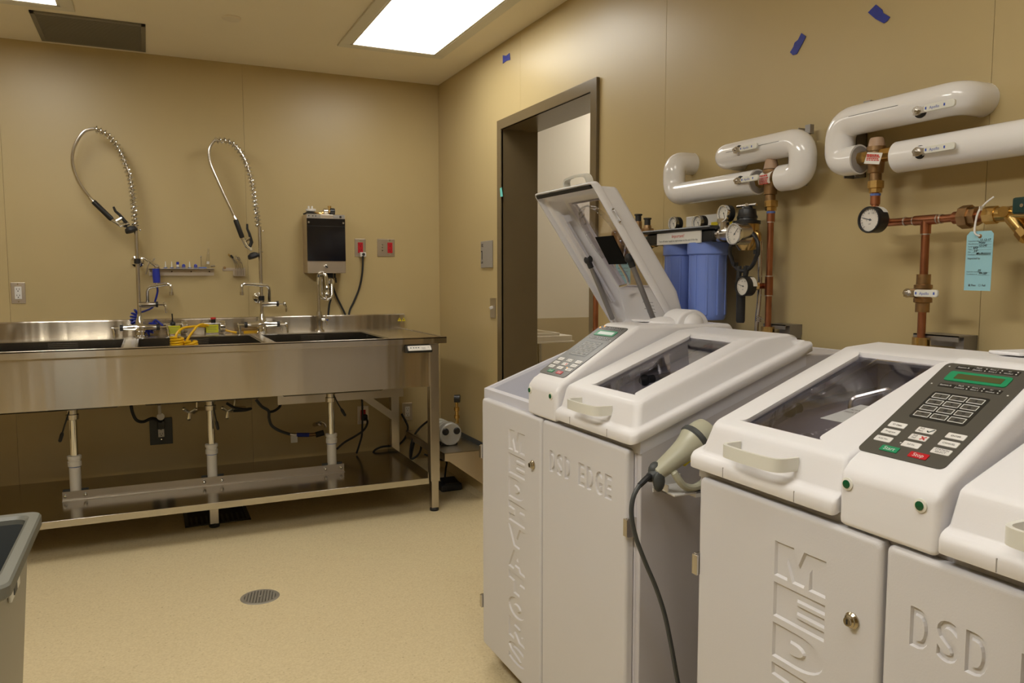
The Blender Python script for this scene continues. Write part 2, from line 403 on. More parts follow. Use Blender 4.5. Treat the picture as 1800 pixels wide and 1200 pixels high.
# exhaust grille and ceiling disc
t = thing('ceiling_grille', 'grey rectangular return air grille in the ceiling above the sink', 'vent', (-2.008, -.318, CH-.01))
p = MB(); gx0, gx1, gy0, gy1 = -2.26, -1.757, -.572, -.064
for a, b in (((gx0, gy0), (gx1, gy0+.022)), ((gx0, gy1-.022), (gx1, gy1)), ((gx0, gy0), (gx0+.022, gy1)), ((gx1-.022, gy0), (gx1, gy1))):
    p.box((*a, CH-.01), (*b, CH))
p.build('frame', 'grille', t, bevel=.002)
MB().box((gx0+.02, gy0+.02, CH-.003), (gx1-.02, gy1-.02, CH-.001)).build('backing', 'darkgrey', t)
p = MB()
for i in range(38):
    y = gy0+.026+i*(gy1-gy0-.052)/37; p.box((gx0+.02, y-.005, CH-.009), (gx1-.02, y+.002, CH-.004))
p.build('louvres', 'grille', t, kind='stuff')
MB().box((-1.99, gy0+.03, CH-.011), (-1.975, gy0+.045, CH-.007)).build('screw', 'grille', t)
tag(MB().lathe((-1.374, -.858, CH), (0, 0, -1), [(0, .044), (.006, .044), (.011, .040), (.013, .03)], 32).build('ceiling_disc', 'cream'), 'small round white cover disc in the ceiling between the grille and the light', 'ceiling cover')
# blue tape, aqua tape
def tape(pts, label, m='tape', grp=None, off=.0015):
    P = [RW(x, y, off) for x, y in pts]
    tag(MB().prism(P, (-.0012, 0, 0)).build('tape_strip', m), label, 'tape', grp)
tape([(884,97),(890,98),(896,93),(897,105),(890,107),(884,112)], 'torn blue tape piece high on the wall above the doorway')
tape([(1389,92),(1395,82),(1397,75),(1403,70),(1409,58),(1417,64),(1410,78),(1401,95),(1394,97)], 'narrow slanted blue tape strip high on the right wall')
tape([(1526,22),(1532,16),(1540,8),(1551,17),(1553,23),(1565,30),(1560,37),(1554,41),(1540,34)], 'wide jagged blue tape piece at the top right of the wall')
tape([(879,331),(882,329),(884,345),(880,346)], 'small aqua tape tab on the brown door frame', 'aqua', off=.018)
# room sign and switch
t = thing('room_sign', 'small grey room number sign on the wall left of the doorway', 'sign', (0, -.821, 1.38))
MB().box((-.001, -.905, 1.382), (-.008, -.738, 1.537)).build('plate', 'sign', t, bevel=.002)
p = MB()
p.text('182', .026, (-.0083, -.743, 1.504), -Y1, Z1, sx=.9, off=.02); p.text('Lab', .022, (-.0083, -.743, 1.408), -Y1, Z1, off=.02)
p.box((-.0082, -.755, 1.43), (-.0085, -.764, 1.482)); p.box((-.0082, -.747, 1.474), (-.0085, -.757, 1.482))
p.build('lettering', 'ink', t)
t = thing('light_switch', 'steel light switch plate on the wall beside the door frame', 'switch', (0, -.906, 1.095))
MB().box((0, -.943, 1.095), (-.006, -.869, 1.208)).build('plate', 'steelp', t, bevel=.002)
MB().obox((-.014, -.906, 1.153), (.010, 0, .004), (0, .005, 0), (-.003, 0, .007)).build('toggle', 'whitep', t, bevel=.001)

# ------------------------------------------------------------------ outlets on the back wall
def outlet(x0, z0, x1, z1, label, dev, grp=None, plate='plate', wide=None, single=True):
    t = thing('wall_outlet', label, 'outlet', ((x0+x1)/2, 0, z0), grp)
    MB().box((x0, 0, z0), (x1, -.006, z1)).build('cover_plate', plate, t, bevel=.003)
    cx = (x0+x1)/2 if wide is None else wide; cz = (z0+z1)/2
    d = MB().box((cx-.0165, -.005, cz-.034), (cx+.0165, -.010, cz+.034)).build('receptacle', dev, t, bevel=.002)
    p = MB()
    for s in (-1, 1):
        zz = cz+s*.017
        for dx in (-.006, .006): p.box((cx+dx-.0012, -.0098, zz-.001), (cx+dx+.0012, -.0104, zz+.008))
        p.cyl((cx, -.0098, zz-.007), (cx, -.0104, zz-.007), .003, n=10)
    p.build('slots', 'ink', d)
    p = MB()
    for s in (-1, 1): p.cyl((cx, -.005, cz+s*.048), (cx, -.0075, cz+s*.048), .0035, n=12)
    p.build('screw', 'chrome', t)
    return t
outlet(-2.470, 1.187, -2.402, 1.302, 'white outlet in a steel plate on the wall left of the sprayers', 'whitep')
ro = outlet(-.578, 1.460, -.506, 1.575, 'red outlet with a black cord plugged in, right of the steel wall box', 'red')
ro2 = outlet(-.430, 1.462, -.313, 1.577, 'double steel plate with a blank left half and a red outlet, nearest the corner', 'red', wide=-.346)
p = MB()
for z in (1.502, 1.52, 1.538): p.cyl((-.397, -.005, z), (-.397, -.008, z), .005, n=12)
p.build('blank_screw', 'chrome', ro2)
outlet(-.276, .366, -.206, .486, 'white outlet low on the wall under the right end of the sink', 'whitep')
o1 = outlet(-1.815, .342, -1.692, .5, 'dark grey plate outlet with a plugged cord low behind the sink', 'whitep', plate='darkgrey')
outlet(-.580, .366, -.505, .486, 'red outlet low on the wall behind the sink drain', 'red')
# ------------------------------------------------------------------ three-bay stainless sink
SF, ST = -.894, .992
sink = thing('sink_table', 'long stainless three basin sink table with backsplash and undershelf along the back wall', 'sink', (-1.58, -.46, 0))
SXL, SXR = -2.95, -.282
BAS = [(-2.52, -1.912), (-1.862, -1.254), (-1.204, -.596)]
by0, by1 = -.845, -.215
p = MB()
p.box((SXL, SF, ST-.004), (SXR, by0, ST)); p.box((SXL, by1, ST-.004), (SXR, -.03, ST))
ex = [SXL]+[v for b in BAS for v in b]+[SXR]
for i in range(0, len(ex), 2): p.box((ex[i], by0, ST-.004), (ex[i+1], by1, ST))
p.build('top_deck', 'steel', sink)
# raised marine edge and front lip
p = MB(); p.box((SXL, SF, ST-.034), (SXR, SF+.004, ST+.004)); p.box((SXL, SF+.004, ST), (SXR, SF+.018, ST+.004))
p.box((SXR-.004, SF+.004, ST-.034), (SXR, -.03, ST+.004)); p.box((SXR-.018, SF+.018, ST), (SXR-.004, -.03, ST+.004))
p.build('front_lip', 'steel', sink, bevel=.0015)
MB().box((SXL, SF+.018, .716), (-.379, SF+.022, ST-.03)).box((-.383, SF+.022, .716), (-.379, SF+.28, ST-.03)).build('apron', 'steel', sink, bevel=.001, seg=1)
bsx = -.262
MB().prism([(SXL, -.002, ST-.03), (SXL, -.002, 1.087), (SXL, -.03, 1.087), (SXL, -.034, 1.078), (SXL, -.030, ST-.03)], (bsx-SXL, 0, 0)).build('backsplash', 'steel', sink, bevel=.002)
for a, b in BAS:
    p = MB(); w = .012; zb = .70
    o_ = [(a, by0), (b, by0), (b, by1), (a, by1)]; i_ = [(a+w, by0+w), (b-w, by0+w), (b-w, by1-w), (a+w, by1-w)]
    vs = [(x, y, ST-.001) for x, y in o_]+[(x, y, ST-.004) for x, y in i_]+[(x, y, zb+.02) for x, y in i_]+[((a+b)/2+(x-(a+b)/2)*.9, (by0+by1)/2+(y-(by0+by1)/2)*.9, zb) for x, y in i_]
    fs = []
    for L in range(3):
        for k in range(4): fs.append((L*4+k, L*4+(k+1) % 4, (L+1)*4+(k+1) % 4, (L+1)*4+k))
    fs.append((12, 13, 14, 15)); p.add(vs, fs)
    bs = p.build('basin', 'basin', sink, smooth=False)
    c = (a+b)/2
    MB().lathe((c, -.53, zb+.001), (0, 0, 1), [(0, .045), (.004, .043), (.004, .03)], 24).build('drain_strainer', 'chrome', bs)
    p = MB()
    for zz in (.945, .955, .965, .975): p.box((c-.07, by1-w-.003, zz-.001), (c+.07, by1-w, zz+.002))
    p.build('overflow_slots', 'dullchrome', bs)
# legs
def leg(x, y, back=False):
    l = MB().box((x-.027, y-.027, .175), (x+.027, y+.027, ST-.035)).build('leg', 'steelp', sink, bevel=.003)
    MB().box((x-.021, y-.021, .02), (x+.021, y+.021, .176)).build('leg_sleeve', 'steelp', l, bevel=.002)
    MB().lathe((x, y, 0), (0, 0, 1), [(0, .024), (.012, .026), (.02, .02)], 16).build('foot', 'rubber', l)
leg(-.355, SF+.03); leg(-.355, -.085); leg(-2.80, SF+.03); leg(-2.80, -.085)
# undershelf with upstand
p = MB(); p.box((-2.86, SF+.012, .190), (-.392, -.06, .196)); p.box((-2.86, SF+.008, .163), (-.392, SF+.012, .197)); p.box((-.396, SF+.012, .163), (-.392, -.06, .23))
sh = p.build('undershelf', 'shelf', sink, bevel=.001, seg=1)
UY = -.53
uL, uR = BW(110, 880, -UY).x, BW(605, 828, -UY).x
MB().box((uL, UY, .196), (uR, UY+.003, .243)).box((uL, UY, .196), (uR, UY-.02, .199)).build('upstand', 'steelp', sh)
fx = FL(377, 925).x; fy = FL(377, 925).y
l = MB().box((fx-.022, fy-.02, .02), (fx+.022, fy+.02, .164)).build('centre_leg', 'steelp', sink, bevel=.002)
MB().lathe((fx, fy, 0), (0, 0, 1), [(0, .026), (.012, .028), (.022, .02)], 16).build('foot', 'rubber', l)
# rear rail and braces
ry = -.19
a = BW(488, 704, -ry); b = BW(709, 688, -ry)
MB().box((a.x, ry, a.z-.026), (b.x, ry-.003, a.z+.03)).box((a.x, ry, a.z+.027), (b.x, ry+.04, a.z+.03)).build('rear_rail', 'steelp', sink)
def bar(p0, p1, w, t, up=(0, -1, 0)):
    p0 = V(p0); p1 = V(p1); d = p1-p0; n = V(up); s_ = d.cross(n).normalized()
    return MB().obox((p0+p1)/2, d/2, s_*w/2, n*t/2)
bar((-.66, -.11, .64), (-.37, -.11, .42), .045, .004).build('brace', 'steelp', sink)
bar((-2.52, -.80, .715), (-2.79, -.80, .45), .045, .004).build('brace', 'steelp', sink)
# control panel on the apron
c0, c1 = -.523, -.379
cp = MB().prism([(c0, SF+.016, .955), (c0, SF-.014, .952), (c0, SF-.040, .925), (c0, SF-.036, .914), (c0, SF+.016, .910)], (c1-c0, 0, 0)).build('control_box', 'black', sink, bevel=.004)
q0, q1 = V((c0, SF-.014, .952)), V((c0, SF-.040, .925)); up_ = (q0-q1).normalized(); nn = X1.cross(up_)
cc = (q0+q1)/2+X1*(c1-c0)/2
MB().rrect(cc+nn*.0005, X1, up_, .066, .0165, .004, .0015).build('control_label', 'dial', cp)
p = MB(); cen = cc+nn*.0022
for dx in (-.05, -.034, -.02, -.006): p.add([cen+X1*dx+up_*u_+X1*w_ for u_, w_ in ((-.001,-.004),(-.001,.004),(.006,.004),(.006,-.004))], [(0,1,2,3)])
p.text('Height', .009, cen+X1*.010-up_*.001, X1, up_); p.text('Adjust', .009, cen+X1*.010-up_*.010, X1, up_); p.text('up', .009, cen+X1*.046+up_*.002, X1, up_)
p.build('control_print', 'inkgrey', cp)
# warning sticker at the end of the backsplash
bk = MB()
for px in (702, 709.5):
    a = BW(px, 561.5, .0325)
    bk.prism([a+V((-.013, 0, -.010)), a+V((.013, 0, -.010)), a+V((0, 0, .014))], (0, -.001, 0))
ws = bk.build('warning_sticker', 'yellowst', sink, label='two yellow warning triangles on the right end of the backsplash')
p = MB()
for px in (702, 709.5):
    a = BW(px, 561.5, .0338); p.box(a+V((-.002, 0, -.006)), a+V((.002, -.0004, .005)))
p.build('mark', 'ink', ws)
a = BW(706, 555, .0325); MB().box(a+V((-.024, 0, -.006)), a+V((.022, -.0008, .006))).build('sticker_header', 'sign', sink)

# drains under the basins
for i, (px, lab) in enumerate(((130, 'chrome and white drain pipe under the left basin'), (372, 'chrome and white drain pipe under the middle basin'), (583, 'chrome and white drain pipe under the right basin'))):
    x = BW(px, 790, -UY-.03).x; y = UY+.03
    t = thing('drain_pipe', lab, 'drain pipe', (x, y, .2), 'sink drains')
    MB().lathe((x, y, .40), (0, 0, 1), [(0, .0195), (.215, .0195)], 20).build('tailpiece', 'chrome', t)
    MB().lathe((x, y, .605), (0, 0, 1), [(0, .02), (.004, .030), (.028, .031), (.032, .026), (.05, .026), (.052, .032), (.098, .034)], 20).build('drain_body', 'dullchrome', t)
    MB().lathe((x, y, .205), (0, 0, 1), [(0, .0265), (.16, .0265), (.162, .032), (.186, .032), (.188, .029), (.198, .029), (.2, .033), (.215, .033), (.216, .02)], 20).build('waste_pipe', 'pvc', t)
    MB().lathe((x, y, .362), (0, 0, 1), [(0, .0275), (.004, .0275)], 20).build('primer_ring', 'lilac', t)
    lv = [(x+.01, y-.02, .655), (x+.035, y-.03, .60), (x+.062, y-.035, .55)] if i == 2 else ([(x+.01, y-.02, .665), (x+.022, y-.03, .58), (x+.03, y-.03, .53)] if i == 1 else [(x-.01, y-.02, .655), (x-.035, y-.03, .58), (x-.05, y-.03, .53)])
    hd = MB().tube(lv, .004, 8).build('drain_lever', 'black', t)
    d = (V(lv[2])-V(lv[1])).normalized(); MB().lathe(V(lv[2])-d*.02, d, [(0, .006), (.012, .009), (.045, .008), (.05, .004)], 12).build('grip', 'rubber', hd)
    p = MB()
    for s in (-1, 1):
        p.cyl((x+s*.045, UY-.004, .222), (x+s*.045, UY+.05, .222), .006, n=10)
        p.sphere((x+s*.045, UY-.006, .222), .010, 10, 6)
    p.build('clamp_bolt', 'chrome', t)
    MB().box((x-.058, y-.005, .236), (x+.058, y+.006, .248)).build('clamp', 'darkgrey', t)

# ------------------------------------------------------------------ pre-rinse sprayers
def faucet_lever(t, p0, dx, drop, m='chrome', grip=None):
    p0 = V(p0)
    b = MB().cyl(p0, p0+X1*dx*.7, .006, n=10).cyl(p0+X1*dx*.72-Y1*.0, p0+X1*dx, .011, n=12).build('lever_hub', m, t)
    q = p0+X1*dx*.86
    MB().tube([q+V((0, 0, .012)), q, q+V((.006, -.012, -.02)), q+V((.008, -.016, -drop))], [.007, .009, .0075, .0055], 10).build('lever', grip or m, b)
def sprayer(name, label, bx, coilpts, hosepts, spray, noz, clampz, spout, sp_side):
    yb = -.125
    t = thing(name, label, 'faucet', (bx, yb, ST), 'pre rinse sprayers')
    MB().lathe((bx, yb, ST), (0, 0, 1), [(0, .034), (.006, .034), (.012, .027), (.03, .025), (.036, .029), (.05, .028), (.058, .020), (.075, .020)], 24).build('base', 'chrome', t)
    zb = ST+.053
    b = MB().tube([(bx-.085, yb, zb), (bx-.04, yb, zb), (bx, yb, zb+.002), (bx+.04, yb, zb), (bx+.085, yb, zb)], [.015, .017, .027, .017, .015], 16)
    b.lathe((bx, yb, zb+.01), (0, 0, 1), [(0, .024), (.03, .021), (.05, .014), (.065, .013)], 20)
    b.build('valve_body', 'chrome', t)
    MB().cyl((bx-.085, yb, zb), (bx-.102, yb, zb), .0175, n=16).cyl((bx+.085, yb, zb), (bx+.102, yb, zb), .0175, n=16).build('collar', 'black', t)
    faucet_lever(t, (bx-.102, yb, zb), -.042, .055); faucet_lever(t, (bx+.102, yb, zb), .042, .055)
    top = coilpts[0]
    MB().tube([(bx, yb, zb+.06), (bx, yb, top.z)], .0105, 14).build('riser', 'dullchrome', t)
    w = MB().tube([(bx, yb, clampz), (bx, -.008, clampz)], .008, 10).build('wall_bracket', 'chrome', t)
    MB().lathe((bx, -.001, clampz), (0, -1, 0), [(0, .034), (.004, .034), (.012, .018)], 20).build('flange', 'chrome', w)
    MB().cyl((bx, yb, clampz-.014), (bx, yb, clampz+.014), .017, n=16).build('clamp', 'black', w)
    path = cr(coilpts, 8)
    MB().tube(helix(path, .0175, 26, 12), .0040, 7).build('coil_spring', 'chrome', t)
    MB().tube(path+cr([path[-1]]+hosepts, 8)[1:], .0085, 10).build('hose', 'dullchrome', t)
    h0 = hosepts[-1]; h1 = spray; d = (h1-h0).normalized()
    MB().lathe(h0-d*.03, d, [(0, .009), (.02, .011), (.03, .013)], 12).build('hose_ferrule', 'chrome', t)
    g = MB().lathe(h0, d, [(0, .013), (.01, .0145), ((h1-h0).length-.01, .0145), ((h1-h0).length, .012)], 14).build('spray_handle', 'black', t)
    n = noz; e = (n-h1)
    MB().tube([h1, h1+e*.3+d*.02, n-V((0, 0, -.03))], [.011, .012, .010], 12).build('valve_neck', 'chrome', g)
    dn = (V((.35, -.1, -1))).normalized()
    MB().lathe(n+V((0, 0, .014)), dn, [(0, .012), (.010, .030), (.026, .034), (.034, .031), (.036, .02)], 24).build('spray_face', 'rubber', g)
    side = V((1, 0, .65)).normalized()
    q = h1+side*.03
    MB().tube([q-d*.055+side*.026, q-d*.03+side*.016, q+side*.018, q+d*.05+side*.012, q+d*.07-side*.01], [.006, .007, .008, .011, .010], 10).build('squeeze_lever', 'black', g)
    MB().cyl(h1+e*.2, h1+e*.2+side*.04, .009, n=10).build('lever_pivot', 'chrome', g)
    MB().cyl((bx, yb, noz.z+.02), (bx+sp_side*.015, yb-.0, noz.z+.02), .004, n=8).sphere((bx+.02, yb, top.z-.025), .006, 8, 6).build('hook', 'chrome', t)
    # add-on spout
    s0, s1, zv = spout
    p = MB().tube([(bx, yb, zv), (bx+.035, yb, zv), (bx+.085, yb, zv)], [.017, .018, .014], 14).build('spout_valve', 'chrome', t)
    MB().cyl((bx+.085, yb, zv), (bx+.098, yb, zv), .0165, n=14).build('collar', 'black', t)
    faucet_lever(t, (bx+.098, yb, zv), .04, .05)
    sx = bx+.045
    pts = fillet([V((sx, yb, zv)), V((sx, yb-.02, s0.z)), V((s1.x, s1.y, s1.z+.055)), V((s1.x, s1.y, s1.z))], .03, 6)
    MB().tube(pts, .0095, 12).build('spout', 'chrome', t)
    MB().cyl(V(s1)+V((0, 0, .008)), V(s1)-V((0, 0, .012)), .0115, n=14).build('aerator', 'dullchrome', t)
    return t
def B12(px, py): return BW(px, py, .125)
c1 = [B12(*q) for q in ((236,396),(232,330),(222,292),(207,258),(187,236),(166,226))]
h1 = [B12(*q) for q in ((148,231),(133,252),(127,278),(132,305),(145,330),(164,354))]
bx1 = B12(243, 500).x; c1[0].x = bx1
sprayer('pre_rinse_sprayer', 'tall coiled pre-rinse sprayer between the left and middle basins', bx1, c1, h1, B12(197, 386), B12(228, 402), B12(239, 459).z,
    (BW(256, 505, .145), BW(301, 515, .20), B12(255, 535).z), 1)
c2 = [B12(*q) for q in ((452,398),(447,345),(439,305),(425,271),(404,250),(377,247))]
h2 = [B12(*q) for q in ((368,262),(369,285),(380,312),(395,345),(408,372),(414,386))]
bx2 = B12(459, 500).x; c2[0].x = bx2-.006
sprayer('pre_rinse_sprayer', 'shorter coiled pre-rinse sprayer between the middle and right basins', bx2, c2, h2, B12(426, 418), B12(443, 448), B12(455, 524).z,
    (BW(468, 502, .15), BW(425, 515, .22), B12(463, 534).z), 1)
# ------------------------------------------------------------------ vacuum-breaker tap under the wall box
yb = -.125; bx = B12(561, 560).x
t = thing('gooseneck_tap', 'chrome tap with a looped vacuum breaker pipe, right of the sprayers', 'faucet', (bx, yb, ST))
MB().lathe((bx, yb, ST), (0, 0, 1), [(0, .032), (.008, .03), (.016, .021), (.04, .019), (.07, .022), (.10, .022), (.104, .017), (.125, .015)], 20).build('base', 'dullchrome', t)
MB().tube([(bx, yb, ST+.12), (bx, yb, 1.31)], .0095, 12).build('riser', 'dullchrome', t)
hb = MB().cyl((bx, yb, ST+.075), (bx+.035, yb-.02, ST+.075), .011, n=12).build('valve_stem', 'chrome', t)
p = MB()
for a in range(4):
    dx = V((.3*math.cos(a*pi/2+.2), -.5*math.cos(a*pi/2+.2), math.sin(a*pi/2+.2))).normalized()
    p.tube([(bx+.038, yb-.022, ST+.075), V((bx+.040, yb-.024, ST+.075))+dx*.035], [.007, .004], 8)
p.build('cross_handle', 'dullchrome', hb)
MB().sphere((bx+.044, yb-.03, ST+.075), .007, 10, 6).build('cold_button', 'inkblue', hb)
u = B12(570, 500).x
pts = fillet([V((bx-.002, yb, 1.285)), V((bx+.0, yb-.01, 1.352)), V((u, yb-.05, 1.352)), V((u+.006, yb-.05, 1.265))], .035, 6)
MB().tube(pts, .0115, 12).build('upper_bend', 'chrome', t)
MB().lathe((u+.006, yb-.05, 1.275), (0, 0, -1), [(0, .014), (.012, .016), (.02, .012), (.04, .012), (.05, .016), (.06, .012)], 14).build('coupling', 'chrome', t)
pts = fillet([V((bx+.012, yb-.02, 1.33)), V((bx+.010, yb-.03, 1.195)), V((bx+.075, yb-.04, 1.195)), V((bx+.078, yb-.02, 1.30))], .045, 8)
MB().tube(pts, .010, 12).build('lower_bend', 'chrome', t)
MB().lathe((bx+.066, yb+.0, 1.30), (.15, -1, -.1), [(0, .028), (.01, .030), (.03, .024), (.034, .012)], 20).build('breaker_cap', 'chrome', t)
MB().tube([(bx+.04, yb-.04, 1.27), (bx+.038, yb-.045, 1.185)], .004, 8).build('drip_tube', 'dullchrome', t)

# ------------------------------------------------------------------ steel wall box with black window
x0, x1, z0, z1, D = -.905, -.668, 1.353, 1.713, .14
t = thing('filter_box', 'steel wall box with a black window above the right basin', 'wall box', ((x0+x1)/2, 0, z0))
p = MB().box((x0, 0, z0), (x1, -D, z1)); p.build('housing', 'plate', t, bevel=.004)
w = MB().box((x0+.001, -D+.002, 1.427), (x1-.002, -D-.005, 1.687)).build('window_panel', 'smoke', t, bevel=.001)
MB().box((x0+.001, -D-.005, 1.64), (x1-.002, -D-.0055, 1.6405)).build('panel_joint', 'inkgrey', w)
p = MB()
for x in (x0+.012, x1-.014): p.cyl((x, -D-.004, 1.662), (x, -D-.008, 1.662), .006, n=12)
p.build('panel_screw', 'dullchrome', w)
MB().box((x0+.003, -D-.001, 1.69), (x0+.085, -D-.003, 1.711)).box((x1-.075, -D-.001, 1.69), (x1-.004, -D-.003, 1.711)).build('label_strip', 'sign', t)
p = MB()
for dx in (.014, .038, .056): p.cyl((x0+dx, -D-.003, 1.701), (x0+dx, -D-.005, 1.701), .0035, n=10)
p.cyl((x1-.03, -D-.003, 1.699), (x1-.03, -D-.005, 1.699), .007, n=12)
p.build('indicator', 'ink', t)
k = MB().lathe((x0+.112, -D, 1.392), (0, -1, 0), [(0, .014), (.006, .013), (.012, .009), (.02, .009)], 16).build('lock_knob', 'chrome', t)
MB().obox((x0+.112, -D-.021, 1.392), (.007, 0, -.005), (0, .002, 0), (.002, 0, .003)).build('key_slot', 'ink', k)
MB().box((-.775, -.03, z0-.055), (-.735, -.07, z0)).cyl((-.755, -.05, z0-.1), (-.755, -.05, z0-.05), .012, n=12).build('cable_gland', 'black', t)
MB().cyl((-.722, -.06, z0-.03), (-.722, -.06, z0-.002), .006, n=10).cyl((-.715, -.062, z0-.06), (-.718, -.06, z0-.028), .005, n=10).build('thumbscrew', 'black', t)
# fittings lying on top of the box
t = thing('tube_connector', 'white knobbed tube connector with a black base lying on the steel wall box', 'fitting', (-.872, -.07, z1))
MB().lathe((-.872, -.075, z1), (0, 0, 1), [(0, .04), (.006, .042), (.01, .03), (.018, .02)], 20).build('base', 'rubber', t)
p = MB().lathe((-.865, -.075, z1+.016), (0, 0, 1), [(0, .02), (.006, .03), (.018, .03), (.02, .02)], 20)
for dx in (-.014, .006): p.cyl((-.865+dx, -.08, z1+.034), (-.865+dx, -.08, z1+.052), .006, n=10)
p.build('cap', 'whitep', t)
MB().tube(cr([(-.85, -.08, z1+.012), (-.82, -.09, z1+.010), (-.80, -.09, z1+.008)], 4), .005, 8).cyl((-.80, -.09, z1+.012), (-.793, -.09, z1+.012), .01, n=12).build('tube', 'brass', t)
t = thing('ball_valve', 'small brass and chrome valve lying on the steel wall box', 'fitting', (-.76, -.075, z1))
MB().cyl((-.79, -.08, z1+.020), (-.762, -.08, z1+.020), .020, n=18).build('body', 'dullchrome', t, bevel=.003)
MB().cyl((-.752, -.08, z1+.022), (-.72, -.08, z1+.022), .022, n=18).build('knob', 'black', t, bevel=.003)
MB().sphere((-.752, -.085, z1+.022), .013, 12, 8).cyl((-.752, -.085, z1+.02), (-.752, -.085, z1+.045), .008, n=12).cyl((-.752, -.085, z1+.045), (-.752, -.085, z1+.056), .011, n=8).build('stem', 'brass', t)

# ------------------------------------------------------------------ black cords on the back wall
def cord(name, label, pts, r=.006, m='rubber', cat='cord', n=6):
    o = MB().tube(cr(pts, n), r, 8).build(name, m); return tag(o, label, cat)
def b(px, py, off): return BW(px, py, off)
t = thing('power_cord', 'black cord hanging from the red outlet down behind the backsplash', 'cord', b(636, 458, .02))
MB().tube(cr([b(638,450,.036), b(637,478,.03), b(632,505,.018), b(622,530,.012), b(615,545,.012), b(612,562,.018), b(606,590,.018)], 6), .0065, 8).build('cable', 'rubber', t)
q = b(637, 447, .01)
pl = MB().box((q.x-.019, -.010, q.z-.016), (q.x+.019, -.034, q.z+.013)).build('plug', 'whitep', t, bevel=.004)
MB().lathe((q.x+.002, -.034, q.z), (0, -1, 0), [(0, .010), (.006, .008)], 12).build('strain_relief', 'rubber', pl)
cord('power_cord', 'black cord slanting from the steel wall box to behind the backsplash', [b(581,486,.05), b(584,500,.03), b(592,522,.014), b(600,538,.012), b(608,556,.016), b(612,580,.018)], .0065)
cord('power_cord', 'short black cord hanging straight below the looped chrome tap', [b(578,492,.05), b(582,520,.02), b(579,535,.014), b(577,555,.016), b(576,580,.018)], .0065)

# ------------------------------------------------------------------ wall shelf with adapters, brush holder
a = BW(262, 482, 0).x; c = BW(376, 478, 0).x; zs = 1.3765
t = thing('adapter_shelf', 'narrow steel wall shelf holding small adapters, behind the left sprayer', 'shelf', ((a+c)/2, 0, 1.34))
sh_ = MB().box((a, 0, 1.338), (c, -.003, zs)).box((a, 0, zs-.003), (c, -.055, zs)).box((a, -.052, zs-.003), (c, -.055, zs+.004)).build('ledge', 'plate', t)
p = MB()
for px in (270, 302, 336, 368): q = BW(px, 476.5, .003); p.cyl((q.x, -.003, 1.362), (q.x, -.005, 1.362), .004, n=10)
p.build('screw', 'ink', sh_)
def adapter(px, kind, label):
    x = BW(px, 470, .03).x; y = -.03; z = zs
    t = thing('tube_adapter', label, 'adapter', (x, y, z), 'adapters on the narrow wall shelf')
    MB().lathe((x, y, z), (0, 0, 1), [(0, .011), (.004, .011), (.010, .008), (.014, .006)], 14).build('base', 'clearp', t)
    if kind == 'tip': MB().lathe((x, y, z+.010), (0, 0, 1), [(0, .005), (.01, .004), (.034, .0018)], 10).build('tip', 'ivory', t)
    if kind == 'cap':
        MB().lathe((x, y, z+.012), (0, 0, 1), [(0, .006), (.012, .007), (.014, .006)], 12).build('neck', 'whitep', t)
        MB().cyl((x, y, z+.026), (x, y, z+.042), .008, n=14).build('cap', 'hoseblue', t)
    if kind == 'dome': MB().lathe((x, y, z+.012), (0, 0, 1), [(0, .0105), (.010, .0095), (.016, .006), (.018, .002)], 14).build('cap', 'hoseblue', t)
    MB().cyl((x, y, z+.003), (x, y, z+.009), .0112, n=14).build('ring', 'lilac', t)
    return t
adapter(291, 'tip', 'clear adapter with a short tip, first of the row on the wall shelf')
adapter(302, 'tip', 'clear adapter with a thin tip beside the blue capped bottle, on its left')
adapter(312.5, 'cap', 'clear adapter with a tall blue screw cap on the wall shelf')
adapter(323, 'dome', 'blue domed adapter beside the tall capped one')
adapter(333.5, 'tip', 'clear adapter with a thin tip between the two blue domed ones')
adapter(344, 'dome', 'blue domed adapter nearest the pin on the wall shelf')
x = BW(356, 468, .03).x
t = thing('adapter_tray', 'small blue tray of parts with a thin upright pin, at the right of the shelf', 'adapter', (x, -.03, zs))
MB().box((x-.022, -.045, zs), (x+.022, -.012, zs+.012)).build('tray', 'lilac', t, bevel=.003)
MB().cyl((x-.007, -.03, zs+.01), (x-.007, -.03, zs+.072), .0025, n=8).sphere((x-.007, -.03, zs+.074), .005, 8, 6).build('pin', 'dullchrome', t)
x = BW(367, 468, .03).x
t = thing('syringe_tube', 'tall clear pointed tube standing at the right end of the wall shelf', 'tube', (x, -.03, zs))
MB().lathe((x-.008, -.03, zs), V((.08, 0, 1)), [(0, .011), (.02, .012), (.05, .011), (.09, .008), (.125, .004)], 14).build('barrel', 'clearp', t)
MB().cyl((x-.005, -.03, zs+.03), (x-.003, -.03, zs+.045), .008, n=12).build('plunger', 'whitep', t)
MB().cyl((x+.01, -.035, zs+.018), (x+.035, -.035, zs+.020), .006, n=10).build('nozzle', 'dullchrome', t)
a = BW(391, 472, 0); c = BW(431, 478, 0)
t = thing('brush_rack', 'small steel wall rack of curved cleaning brushes beside the shelf', 'rack', (a.x+.06, 0, 1.335))
MB().box((a.x, 0, 1.368), (c.x-.0, -.003, 1.385)).build('back_strip', 'plate', t)
MB().cyl((a.x+.012, -.003, 1.385), (a.x+.012, -.012, 1.385), .008, n=12).build('knob', 'bronze', t)
rx0 = BW(410, 472, .02).x
MB().box((rx0, -.002, 1.335), (rx0+.068, -.004, 1.378)).box((rx0, -.004, 1.335), (rx0+.068, -.03, 1.338)).build('pocket', 'plate', t)
for i in range(6): MB().box((rx0+i*.0125, -.028, 1.335), (rx0+.004+i*.0125, -.031, 1.378)).build('front_bar', 'plate', t)
